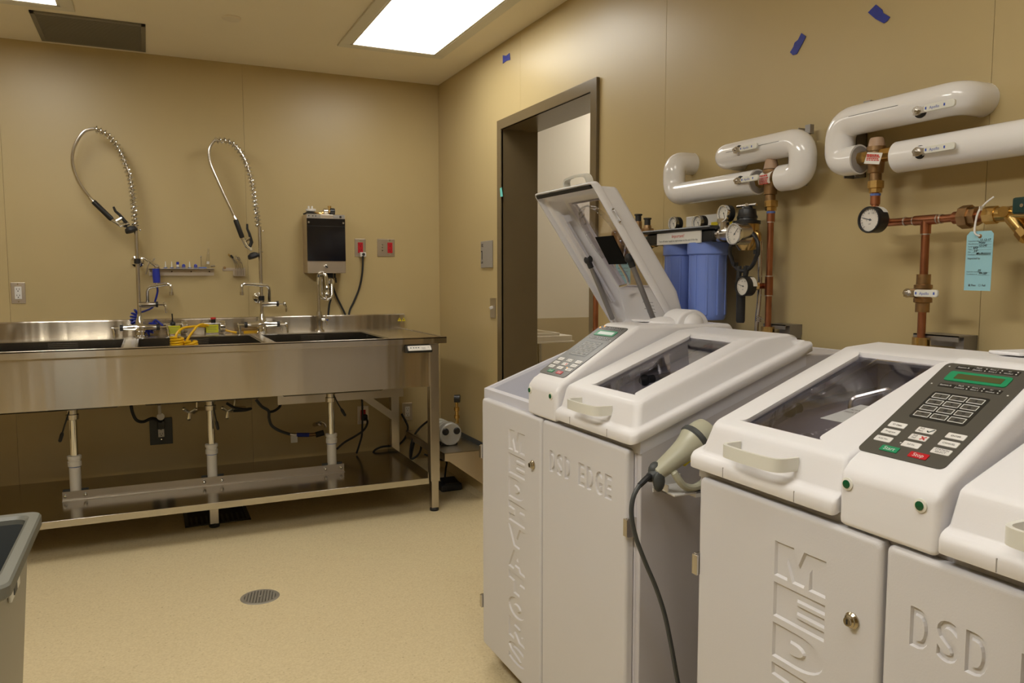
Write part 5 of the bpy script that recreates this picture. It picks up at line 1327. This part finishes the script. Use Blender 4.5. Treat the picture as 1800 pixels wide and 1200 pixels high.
# red lettered paper label wrapped round the valve
lab = MB(); vs = []; n = 10
for k in range(n+1):
    a = pi*(-.1+.75*k/n); r_ = .026
    for yy in (.026, -.022): vs.append(V((-PO-r_*math.sin(a), y+yy, zl+r_*math.cos(a)*1.05)))
lab.add(vs, [(2*k, 2*k+1, 2*k+3, 2*k+2) for k in range(n)])
lb = lab.build('paper_label', 'paper', t)
lp = MB()
random.seed(3)
for rr_, hh_ in ((-.002,.005),(.006,.003),(.011,.0022),(.015,.0022),(.019,.0022),(.023,.003)):
    u_ = .020
    while u_ > -.012:
        w_ = random.uniform(.002, .009); lp.box((-PO-.0268, y+u_, zl+.012-rr_), (-PO-.0272, y+u_-w_, zl+.012-rr_-hh_)); u_ -= w_+.0016
lp.build('label_print', 'inkred', lb, kind='stuff')
# copper drop with tee and gauge
zb_ = RW(1355, 583, PO).z; zg = RW(1330, 502, PO).z
yc_ = y-.004
MB().lathe((-PO, yc_, zl-.092), (0, 0, 1), [(0, .016), (.010, .016), (.012, .0195), (.03, .0195)], 8).build('brass_adapter', 'brass', t)
cp_ = MB().cyl((-PO, yc_, zb_-.03), (-PO, yc_, zl-.09), .0094, n=18).build('copper_pipe', 'copper', t)
MB().cyl((-PO, yc_, zl-.125), (-PO, yc_, zl-.098), .0120, n=18).build('copper_fitting', 'copper', cp_)
MB().cyl((-PO, yc_, zg-.028), (-PO, yc_, zg+.028), .0120, n=18).build('copper_fitting', 'copper', cp_)
ring((-PO, yc_, zl-.097), Z1, .0128, w=.006).build('blue_band', 'lilac', cp_)
for z in (zl-.126, zg+.029, zg-.029): MB().lathe((-PO, yc_, z-.002), (0, 0, 1), [(0, .0114), (.004, .0114)], 18).build('solder_joint', 'solder', cp_)
gc = RW(1304, 503, .165)
dirg = V((-.165+PO, gc.y-yc_, 0)); dirg = V((-1, .15, 0)).normalized()
# branch runs towards the room to the gauge
gb = V((-.165+.030, gc.y, gc.z))
MB().tube([V((-PO, yc_, zg)), V((-PO-.004, yc_+.02, zg)), gb], .0094, 16).build('branch', 'copper', cp_)
MB().cyl(gb*.55+V((-PO, yc_, zg))*.45, gb, .0125, n=8).build('gauge_nut', 'brass', cp_)
gauge(t, (-.165, gc.y, gc.z), (-1, 0, 0), .031, .034, 'black', [('0', -.3, -.1), ('80', -.1, .42), ('100', .25, .42), ('psi', 0, -.35)], hand=(165, 0))
MB().add([V((-.148+.0, gc.y-.0312*math.cos(a), gc.z+.0312*math.sin(a))) if s == 0 else V((-.132, gc.y-.0312*math.cos(a), gc.z+.0312*math.sin(a))) for a in (0, .35, .7, 1.05) for s in (0, 1)], [(2*k, 2*k+1, 2*k+3, 2*k+2) for k in range(3)]).build('white_sticker', 'paper', t)
# wall channel and clips
def channel(t, y, z0, z1, x0=-.06):
    p = MB(); p.box((-.001, y-.02, z0), (-.004, y+.02, z1)).box((-.001, y-.02, z0), (x0, y-.017, z1)).box((-.001, y+.017, z0), (x0, y+.02, z1)); p.build('wall_channel', 'strut', t)
channel(t, RW(1400, 218, .03).y, 1.60, zu+PR+.010, -.04)
MB().box((-.03, RW(1413, 218, .05).y, zu+.025), (-.045, RW(1422, 218, .05).y, zu+PR+.012)).build('pipe_clamp', 'strut', t)
def footclip(t, y, z, L_=.09):
    MB().box((-.001, y-L_, z-.02), (-.004, y+.03, z+.012)).box((-.001, y-L_, z+.009), (-.07, y+.03, z+.012)).box((-.07, y-L_, z-.002), (-.067, y+.03, z+.012)).box((-.004, y-L_, z-.03), (-.05, y-L_+.02, z+.009)).build('wall_bracket', 'strut', t)
    MB().lathe((-PO, y, z-.03), (0, 0, 1), [(0, .020), (.034, .020)], 16).build('brass_union', 'brass', t)
footclip(t, yc_, RW(1360, 577, PO).z, .06)
# ---- right loop
zl2, zu2 = RW(1488, 284, PO).z, RW(1600, 190, PO).z
yv = RW(1477, 250, PO).y; ye2 = RW(1512, 283, PO).y; yw_ = RW(1747, 185, .02).y+PR
t = thing('pipe_loop', 'right white insulated pipe loop running off the edge of the photo', 'pipe', (-.06, -3.7, 1.18))
pts = fillet([V((-PO, ye2, zl2)), V((-PO, yv, zl2)), V((-PO, yv, zu2)), V((-PO, yw_, zu2)), V((-.001, yw_, zu2))], .058, 9)
a = MB().tube(pts, PR, 28).build('upper_cover', 'pipe', t)
MB().lathe((0, yw_, zu2), (-1, 0, 0), [(0, .039), (.003, .039)], 24).build('wall_ring', 'whitep', a)
MB().tube([V((-PO-PR-.0004, yv-.06, zu2+.004)), V((-PO-PR-.0004, RW(1610, 190, PO).y+.02, zu2+.004))], .0006, 5).build('cover_seam', 'inkgrey', a)
MB().lathe((-PO, ye2, zl2), (0, -1, 0), [(0, PR*.9), (.0012, PR*.88)], 28).build('end_face', 'seamgrey', a)
zl3 = RW(1700, 257, PO).z; y3 = RW(1580, 275, PO).y
MB().tube([V((-PO, y3, zl3)), V((-PO, -4.75, zl3))], PR, 28).build('lower_cover', 'pipe', t)
for px, py in ((1614, 195), (1614, 267)):
    q = RW(px, py, PO+PR+.004)
    MB().lathe((-PO-PR+.006, q.y, q.z), (-1, 0, 0), [(0, .016), (.004, .016)], 20).build('valve_opening', 'ink', t)
    lever_handle(t, (-PO-PR-.006, q.y, q.z), .078)
y = RW(1540, 282, PO).y
mixing(t, y, zl2+.002, RW(1543, 264, PO).z, RW(1543, 242, PO).z, False)
q = RW(1535, 278, PO+.032)
lb = MB().obox(q, (0, -.023, -.004), (.002, -.003, .014), (.0006, 0, 0)).build('paper_label', 'paper', t, smooth=False)
p = MB()
for r_ in range(6):
    u_ = .019
    while u_ > -.015:
        w_ = random.uniform(.002, .008); p.obox(q+V((-.0012, u_-w_/2+.0004*r_, .0105-.0042*r_-(.019-u_)*.17)), (0, -w_/2, -w_*.085), (0, -.0002, .0013 if r_ else .002), (.0003, 0, 0)); u_ -= w_+.0016
p.build('label_print', 'inkred', lb, smooth=False, kind='stuff')
yc_ = y-.002
zt2 = RW(1620, 387, PO).z; yT = RW(1628, 386, PO).y
MB().lathe((-PO, yc_, zl2-.092), (0, 0, 1), [(0, .016), (.010, .016), (.012, .0195), (.03, .0195)], 8).build('brass_adapter', 'brass', t)
yu = RW(1690, 380, PO).y
cpth = fillet([V((-PO, yc_, zl2-.088)), V((-PO, yc_, zt2)), V((-PO, yu+.01, zt2))], .018, 6)
cp2 = MB().tube(cpth, .0094, 18).build('copper_pipe', 'copper', t)
zend = RW(1623, 600, PO).z
MB().cyl((-PO, yT, zend-.03), (-PO, yT, zt2), .0094, n=18).build('copper_drop', 'copper', cp2)
MB().cyl((-PO, yc_, zl2-.122), (-PO, yc_, zl2-.098), .0120, n=18).build('copper_fitting', 'copper', cp2)
MB().cyl((-PO, yT+.03, zt2), (-PO, yT-.03, zt2), .0120, n=18).cyl((-PO, yT, zt2-.033), (-PO, yT, zt2), .0120, n=18).build('copper_fitting', 'copper', cp2)
ring((-PO, yc_, zl2-.097), Z1, .0128, w=.006).build('blue_band', 'lilac', cp2)
MB().lathe((-PO, yT, zt2-.036), (0, 0, 1), [(0, .0114), (.004, .0114)], 18).build('solder_joint', 'solder', cp2)
for yy in (yT+.031, yT-.031, RW(1592, 388, PO).y, yu+.05): MB().lathe((-PO, yy-.002, zt2), (0, 1, 0), [(0, .0114), (.004, .0114)], 18).build('solder_joint', 'solder', cp2)
# gauge on the near side of the elbow
gc = RW(1527, 386, .17)
gb = V((-.17+.03, gc.y, gc.z))
MB().tube([V((-PO, yc_-.004, zt2)), V((-.115, gc.y-.004, gc.z)), gb], .0100, 16).build('branch', 'copper', cp2)
MB().cyl(V((-.12, gc.y, gc.z)), gb, .0135, n=8).build('gauge_nut', 'brass', cp2)
gauge(t, (-.17, gc.y, gc.z), (-1, 0, 0), .033, .036, 'black', [('0', -.3, -.1), ('80', -.1, .42), ('100', .25, .42), ('psi', 0, -.35)], hand=(165, 0))
MB().add([V((-.153 if s == 0 else -.136, gc.y-.0332*math.cos(a), gc.z+.0332*math.sin(a))) for a in (.55, .85, 1.15, 1.45) for s in (0, 1)], [(2*k, 2*k+1, 2*k+3, 2*k+2) for k in range(3)]).build('white_sticker', 'paper', t)
# valve on the drop
zv = RW(1624, 516, PO).z
MB().lathe((-PO, yT, zv-.045), (0, 0, 1), [(0, .016), (.022, .016), (.024, .021), (.034, .021), (.036, .018), (.056, .018), (.058, .021), (.066, .021), (.068, .016), (.092, .016)], 18).build('ball_valve', 'bronze', t)
q = RW(1612, 515, PO+.045); lever_handle(t, (-PO-.040, yT+.010, zv+.002), .062)
# union, strainer, green lever valve
yq = RW(1692, 381, PO).y; yq2 = RW(1716, 379, PO).y
MB().lathe((-PO, yq+.02, zt2), (0, -1, 0), [(0, .0145), (.018, .0145)], 18).build('union_tail', 'copper', t)
MB().cyl((-PO, yq, zt2), (-PO, yq-.022, zt2), .027, n=8).cyl((-PO, yq-.022, zt2), (-PO, yq-.038, zt2), .022, n=8).build('union_nut', 'bronze', t)
yz = yq-.038
MB().cyl((-PO, yz, zt2), (-PO, yz-.02, zt2), .013, n=16).build('copper_stub', 'copper', t)
ys2 = yz-.018
MB().cyl((-PO, ys2, zt2), (-PO, ys2-.026, zt2), .020, n=8).build('brass_hex', 'brass', t)
st2 = MB().cyl((-PO, ys2-.026, zt2), (-PO, ys2-.09, zt2), .017, n=18).build('strainer_body', 'brass', t)
MB().cyl((-PO, ys2-.05, zt2+.0), (-PO-.006, ys2-.092, zt2-.045), .015, n=16).cyl((-PO-.005, ys2-.085, zt2-.038), (-PO-.009, ys2-.100, zt2-.053), .018, n=8).cyl((-PO-.009, ys2-.1, zt2-.053), (-PO-.011, ys2-.109, zt2-.063), .010, n=6).build('strainer_leg', 'brass', st2)
MB().cyl((-PO-.012, ys2-.052, zt2+.004), (-PO-.022, ys2-.052, zt2+.004), .012, n=16).build('strainer_boss', 'brass', st2)
MB().cyl((-PO, ys2-.09, zt2), (-PO, ys2-.32, zt2), .018, n=16).build('valve_body', 'brass', t)
yg = ys2-.085
MB().box((-PO-.045, yg, zt2-.005), (-PO-.01, yg-.045, zt2+.030)).build('lever_cap', 'valvegreen', t, bevel=.004)
MB().box((-PO-.044, yg-.045, zt2-.002), (-PO-.030, yg-.16, zt2+.028)).build('valve_lever', 'leveryel', t, bevel=.003)
MB().cyl((-PO-.04, yg-.022, zt2+.012), (-PO-.048, yg-.022, zt2+.012), .004, n=8).build('lever_screw', 'dullchrome', t)
channel(t, RW(1502, 192, .03).y, 1.60, zu2+PR+.010, -.04)
MB().box((-.03, RW(1515, 192, .05).y, zu2+.02), (-.045, RW(1527, 192, .05).y, zu2+PR+.014)).build('pipe_clamp', 'strut', t)
footclip(t, yT, RW(1625, 596, PO).z, .09)
# hanging inspection tag
tl, tr_, br_, bl_ = [RW(px, py, .125) for px, py in ((1700, 407), (1747, 405), (1743, 509), (1694, 510))]
t = thing('inspection_tag', 'pale blue inspection tag with handwriting hanging by a white zip tie at the right', 'tag', bl_)
ex_ = (tr_-tl); ey_ = (tl-bl_); ux = ex_.normalized(); uy = (ey_-ux*ey_.dot(ux)).normalized(); wT = ex_.length; hT = ey_.length
nT = ux.cross(uy)
def TP(u, v, k=0): return bl_+ux*(u*wT)+uy*(v*hT)+nT*k
tg = MB().prism([TP(0, 0), TP(1, 0), TP(1, .95), TP(.90, 1), TP(.13, 1), TP(0, .93)], nT*-.0008).build('card', 'tag', t, smooth=False)
MB().lathe(TP(.5, .915, .0002), nT, [(0, .0048), (.0004, .0036)], 16).build('eyelet', 'bronze', tg)
p = MB()
for i, (s, v) in enumerate((('Inspection date', .825), ('Manufacturer', .778), ('Serial number', .732), ('Type', .688), ('Size', .642), ('Connected to', .597))):
    p.text(s, .0042, TP(.08, v, .0004), ux, uy); p.prism([TP(.46 if len(s) > 5 else .22, v-.003, .0002), TP(.95, v-.003, .0002), TP(.95, v-.0005, .0002), TP(.46 if len(s) > 5 else .22, v-.0005, .0002)], nT*.0002)
p.text('Inspected by:', .0056, TP(.08, .53, .0004), ux, uy, off=.01)
for s, v in (('Inspector number', .31), ('Certification #', .265)):
    p.text(s, .0042, TP(.07, v, .0004), ux, uy); p.prism([TP(.50, v-.003, .0002), TP(.94, v-.003, .0002), TP(.94, v-.0005, .0002), TP(.50, v-.0005, .0002)], nT*.0002)
p.text('Pass', .0062, TP(.28, .075, .0004), ux, uy, off=.012).text('Fail', .0062, TP(.68, .075, .0004), ux, uy, off=.012)
for u in (.17, .56):
    for a, b_, c_, d_ in ((0, .07, 0, .004), (0, .07, .03, .034), (0, .008, 0, .034), (.062, .07, 0, .034)):
        p.prism([TP(u+a, .073+c_, .0002), TP(u+b_, .073+c_, .0002), TP(u+b_, .073+d_, .0002), TP(u+a, .073+d_, .0002)], nT*.0002)
p.text('x', .008, TP(.175, .072, .0005), ux, uy, off=.02)
p.build('print', 'inkgrey', tg, smooth=False)
p = MB()
for s, u, v, z_ in (('12-12-17', .50, .835, .0068), ('Watts', .46, .79, .0062), ('121245', .48, .742, .0062), ('RPZ', .27, .70, .0062), ('3/4"', .30, .652, .006), ('Medivators', .40, .606, .0072), ('05', .50, .325, .0068), ('99-189', .54, .278, .0066)):
    p.text(s, z_, TP(u, v, .0006), ux, uy, off=.012, shear=.25)
p.build('handwriting', 'ink', tg, smooth=False)
k0 = RW(1714, 376, PO+.032)
zp = cr([TP(.5, .915, .001), TP(.36, .98, .006), RW(1716, 385, PO+.04), RW(1721, 370, PO+.035), RW(1727, 363, PO+.02), RW(1735, 355, PO+.01), RW(1747, 346, PO)], 6)
MB().tube(zp, .0022, 8).build('zip_tie', 'whitep', t)
MB().box(RW(1724, 366, PO+.035)+V((0, .004, -.004)), RW(1724, 366, PO+.025)+V((0, -.004, .004))).build('tie_head', 'whitep', t)

# ------------------------------------------------------------------ blue twin filter unit
FO = .12
t = thing('water_filter', 'twin blue cartridge water filter with a black head and three small gauges', 'filter', (-.1, -2.85, 1.18))
hL, hR = RW(1152, 410, FO), RW(1290, 400, FO); zt_ = RW(1200, 403, FO).z; zb_ = RW(1240, 427, FO).z
y0, y1 = hL.y, RW(1277, 400, FO).y
MB().box((-.03, y0, zt_-.012), (-.185, y1, zt_)).build('head_cap', 'black', t, bevel=.005)
MB().box((-.045, y0-.018, zb_), (-.170, y1+.008, zt_-.012)).build('head', 'black', t, bevel=.006)
for px, lab in ((1184, 1), (1239, 2)):
    yy = RW(px+(4 if lab == 1 else 0), 500, FO).y; r_ = .064 if lab == 1 else .068
    zb2 = RW(px, 558, FO).z
    yy = (RW(1194, 470, FO).y if lab == 1 else RW(1240, 480, FO).y)
    fb = MB().lathe((-.11, yy, zb2-.006), (0, 0, 1), [(0, r_*.80), (.006, r_*.86), (.02, r_*.88), (zb_-zb2-.035, r_*.90), (zb_-zb2-.030, r_*1.0), (zb_-zb2+.006, r_*1.01)], 36).build('filter_housing', 'blue', t)
    for k in range(10):
        a = 2*pi*k/10+.2; d = V((math.cos(a), math.sin(a), 0))
        MB().obox(V((-.11, yy, (zb2+zb_)/2-.012))+d*r_*.89, d*.0022, d.cross(Z1)*.004, V((0, 0, (zb_-zb2)/2-.022))).build('rib', 'blue', fb, bevel=.001, seg=1)
lA, lB, lC = RW(1155, 411, .176), RW(1232, 404, .176), RW(1155, 431, .176)
yA, yB = lA.y, lB.y
zA = RW(1155, 411, .176).z; zB_ = RW(1155, 431, .176).z
pl = MB().box((-.172, yA, zB_), (-.176, yB, zA)).build('notice_plate', 'paper', t)
ym = (yA+yB)/2
MB().text('Important!', .016, (-.1763, ym, zA-.018), -Y1, Z1, 'CENTER').build('notice_heading', 'inkred', pl, smooth=False)
MB().text('Turn off water supply to reprocessor at the end of the day.', .0088, (-.1763, ym, zA-.031), -Y1, Z1, 'CENTER').build('notice_text', 'ink', pl, smooth=False)
for px, py in ((1182, 393), (1225, 391)):
    q = RW(px, py, .135)
    MB().cyl((-.12, q.y, zt_-.005), (-.12, q.y, q.z), .010, n=10).build('gauge_stem', 'brass', t)
    gauge(t, (-.135, q.y, q.z), (-1, 0, 0), .0245, .030, 'chrome', [('40', -.35, .25), ('80', .35, .25)], hand=(300, 0))
q = RW(1247, 392, .02); r2 = RW(1206, 385, .012); r3 = RW(1284, 377, .012)
bp = MB().box((-.001, r2.y, zt_+.0), (-.012, r3.y, RW(1245, 377, .012).z)).build('mounting_plate', 'whitep', t, bevel=.002)
a = RW(1250, 398, .013); c = RW(1283, 388, .013)
MB().box((-.012, a.y, zt_+.002), (-.0135, c.y-.01, zt_+.026)).build('yellow_sticker', 'yellowst', bp)
MB().text('WARNING', .012, (-.0138, a.y-.03, zt_+.010), -Y1, Z1).build('sticker_print', 'ink', bp, smooth=False)
# outlet tee with two gauges
q = RW(1262, 412, FO); yt = RW(1272, 408, FO+.02).y; ztee = RW(1265, 412, FO+.02).z
tee = MB().cyl((-FO-.02, y1+.02, ztee), (-FO-.02, yt-.05, ztee), .020, n=20).cyl((-FO-.02, yt, ztee), (-FO-.02, yt, ztee+.04), .018, n=20).cyl((-FO-.02, yt, ztee+.036), (-FO-.02, yt, ztee+.048), .021, n=8).cyl((-FO-.02, y1+.01, ztee), (-FO-.02, y1-.006, ztee), .0235, n=20).build('tee_fitting', 'dullchrome', t)
q = RW(1270, 375, FO+.035)
MB().cyl((-FO-.02, yt, ztee+.045), (-FO-.02, yt, q.z-.02), .011, n=8).build('gauge_stem', 'brass', t)
gauge(t, (-FO-.035, q.y, q.z), (-1, .05, 0), .0265, .032, 'chrome', [('40', -.35, .25), ('80', .35, .25)], hand=(292, 0))
q = RW(1289, 411, FO+.065)
gauge(t, (-FO-.065, q.y, q.z), (-1, .0, 0), .0335, .052, 'chrome', [('30', -.45, .1), ('60', 0, .5), ('90', .45, .1), ('psi', 0, -.5)], black=False, hand=(48, 0))
MB().cyl((-FO-.02, yt-.04, ztee), (-FO-.02, q.y, q.z), .015, n=12).build('gauge_branch', 'dullchrome', t)
# regulator
yr_ = RW(1313, 395, .10).y
t = thing('pressure_regulator', 'brass pressure regulator with a black ribbed cap and a tee handle on the wall', 'regulator', (-.10, yr_, 1.42))
z0 = RW(1312, 440, .10).z; z1 = RW(1313, 394, .10).z
MB().lathe((-.10, yr_, z0), (0, 0, 1), [(0, .022), (.012, .030), (.03, .036), (.05, .037), (z1-z0, .038)], 24).build('body', 'brass', t)
MB().lathe((-.10, yr_, z1), (0, 0, 1), [(0, .041), (.010, .041), (.012, .031), (.018, .030), (.02, .032), (.026, .030), (.028, .0285), (.046, .026), (.048, .017), (.054, .015)], 24).build('cap', 'black', t)
zt3 = RW(1313, 361, .10).z
hd = MB().cyl((-.10, yr_, z1+.05), (-.10, yr_, zt3), .005, n=10).cyl((-.10, yr_, z1+.052), (-.10, yr_, z1+.058), .010, n=6).build('stem', 'dullchrome', t)
hl = RW(1296, 362, .10); hr = RW(1330, 358, .10)
MB().tube([V((-.10, hl.y, zt3)), V((-.10, hr.y, zt3))], .0042, 8).cyl((-.10, yr_, zt3-.006), (-.10, yr_, zt3+.006), .007, n=10).build('tee_bar', 'dullchrome', hd)
ye_ = RW(1332, 412, .09).y
MB().tube(fillet([V((-.10, yr_-.02, RW(1332, 410, .09).z)), V((-.09, ye_, RW(1332, 410, .09).z)), V((-.09, ye_, RW(1336, 425, .09).z))], .014, 5), .0115, 12).cyl((-.10, yr_, RW(1332, 410, .09).z), (-.10, yr_+.10, RW(1332, 410, .09).z), .014, n=12).build('elbow', 'brass', t)
hz = [RW(px, py, .09) for px, py in ((1336, 424), (1336.5, 460), (1336, 500), (1334, 535), (1331, 560), (1329, 590))]
h_ = MB().tube(cr(hz, 5), .0068, 12).build('braided_hose', 'dullchrome', t)
MB().cyl(hz[0], hz[0]+V((0, 0, -.03)), .0085, n=12).build('ferrule', 'chrome', h_)
w_ = MB(); q = RW(1333, 564, .09)
for k in range(3): w_.lathe(q+V((0, 0, .006*k)), (0.1, -.2, 1), [(0, .0095), (.003, .0095)], 12)
w_.tube([q+V((-.008, -.005, .012)), q+V((-.006, -.02, .010)), q+V((-.004, -.03, .004))], .0012, 6).build('wire_tie', 'dullchrome', h_)
# filter wrench
wc = RW(1305, 440, .135); zb3 = RW(1301, 567, .135).z
t = thing('filter_wrench', 'black filter housing wrench hanging with its ring upward beside the filters', 'wrench', (-.135, wc.y, zb3))
rx, rz = RW(1283, 440, .135), RW(1333, 440, .135)
hw = abs(rx.y-rz.y)/2; yc2 = (rx.y+rz.y)/2; ztop = RW(1310, 404, .135).z; zlow = RW(1304, 476, .135).z
ringp = [V((-.135, yc2+hw*math.sin(a)*(1 if math.cos(a) > -.2 else .92), (ztop+zlow)/2+(ztop-zlow)/2*math.cos(a))) for a in [2*pi*k/36 for k in range(36)]]
MB().tube(ringp, .0062, 10, closed=True).build('ring', 'black', t)
ln = MB()
for a in (1.2, 2.4, 3.4, 4.6):
    q = V((-.135, yc2+hw*.9*math.sin(a), (ztop+zlow)/2+(ztop-zlow)/2*.9*math.cos(a))); ln.box(q-V((.008, .006, .006)), q+V((.008, .006, .006)))
ln.build('lug', 'black', t)
yh = RW(1302, 540, .135).y
MB().tube([V((-.135, yc2+.018, zlow+.015)), V((-.135, yh+.012, zlow-.035)), V((-.135, yh, zlow-.05))], [.007, .009, .012], 10).tube([V((-.135, yc2-.018, zlow+.015)), V((-.135, yh-.012, zlow-.035)), V((-.135, yh, zlow-.05))], [.007, .009, .012], 10).tube([V((-.135, yh, zlow-.04)), V((-.135, yh, zb3+.006)), V((-.135, yh, zb3))], [.0135, .0135, .011], 14).build('handle', 'rubber', t)
# ---- backflow assembly left of the filter
t = thing('backflow_valve', 'brass valve cluster with black capped test cocks left of the blue filters', 'valve', (-.1, -2.5, 1.42))
zh = RW(1147, 425, .1).z
yf0 = RW(1160, 425, .1).y
MB().cyl((-.1, yf0-.08, zh), (-.1, -2.16, zh), .015, n=14).build('run_pipe', 'bronze', t)
MB().cyl((-.1, RW(1141, 425, .1).y+.012, zh), (-.1, RW(1141, 425, .1).y-.012, zh), .026, n=8).build('green_nut', 'valvegreen', t)
MB().cyl((-.1, RW(1150, 425, .1).y+.012, zh), (-.1, RW(1150, 425, .1).y-.012, zh), .020, n=8).build('brass_nut', 'brass', t)
for px, py in ((1138, 394), (1122, 387)):
    q = RW(px, py, .1)
    c_ = MB().lathe((-.1, q.y, zh), (0, 0, 1), [(0, .018), (.03, .019), (.032, .024), (.05, .024), (.052, .015), (q.z-zh-.004, .014)], 12).build('test_cock', 'bronze', t)
    MB().lathe((-.1, q.y, q.z-.006), (0, 0, 1), [(0, .0115), (.022, .0115), (.024, .015), (.029, .015)], 14).build('black_cap', 'rubber', c_)
MB().lathe((-.1, -2.38, zh-.05), (0, 0, 1), [(0, .02), (.01, .032), (.05, .036), (.10, .034), (.11, .02)], 18).build('body', 'bronze', t)
t = thing('copper_pipe', 'vertical copper pipe against the right side of the door frame', 'pipe', (-.06, -2.13, .3))
q = RW(1047, 540, .06)
MB().tube(fillet([V((-.06, q.y, .25)), V((-.06, q.y, zh)), V((-.1, q.y-.04, zh))], .02, 4), .0115, 14).build('pipe', 'copper', t)
MB().cyl((-.06, q.y, RW(1047, 582, .06).z-.012), (-.06, q.y, RW(1047, 582, .06).z+.012), .014, n=14).build('coupling', 'copper', t)
MB().box((-.001, q.y-.02, .90), (-.06, q.y+.02, .91)).build('wall_clip', 'strut', t)
# second blue tag seen through the raised lid
tl, tr_, br_, bl_ = [RW(px, py, .13) for px, py in ((1084, 455), (1108, 453), (1108, 499), (1079, 499))]
t = thing('inspection_tag', 'pale blue inspection tag seen through the raised lid window', 'tag', bl_)
tg = MB().prism([bl_, br_, tr_, tl], (-.0008, 0, 0)).build('card', 'tag', t, smooth=False)
p = MB()
for k in range(5): u = tl*.9+bl_*.1+(bl_-tl)*(.14*k); p.box(u+V((-.001, -.02, 0)), u+V((-.0014, -.09, .0015)))
p.build('print', 'inkgrey', tg)
MB().tube([tl*.5+tr_*.5+V((-.001, 0, -.004)), V((-.12, (tl.y+tr_.y)/2, zh))], .0018, 6).build('zip_tie', 'whitep', t)
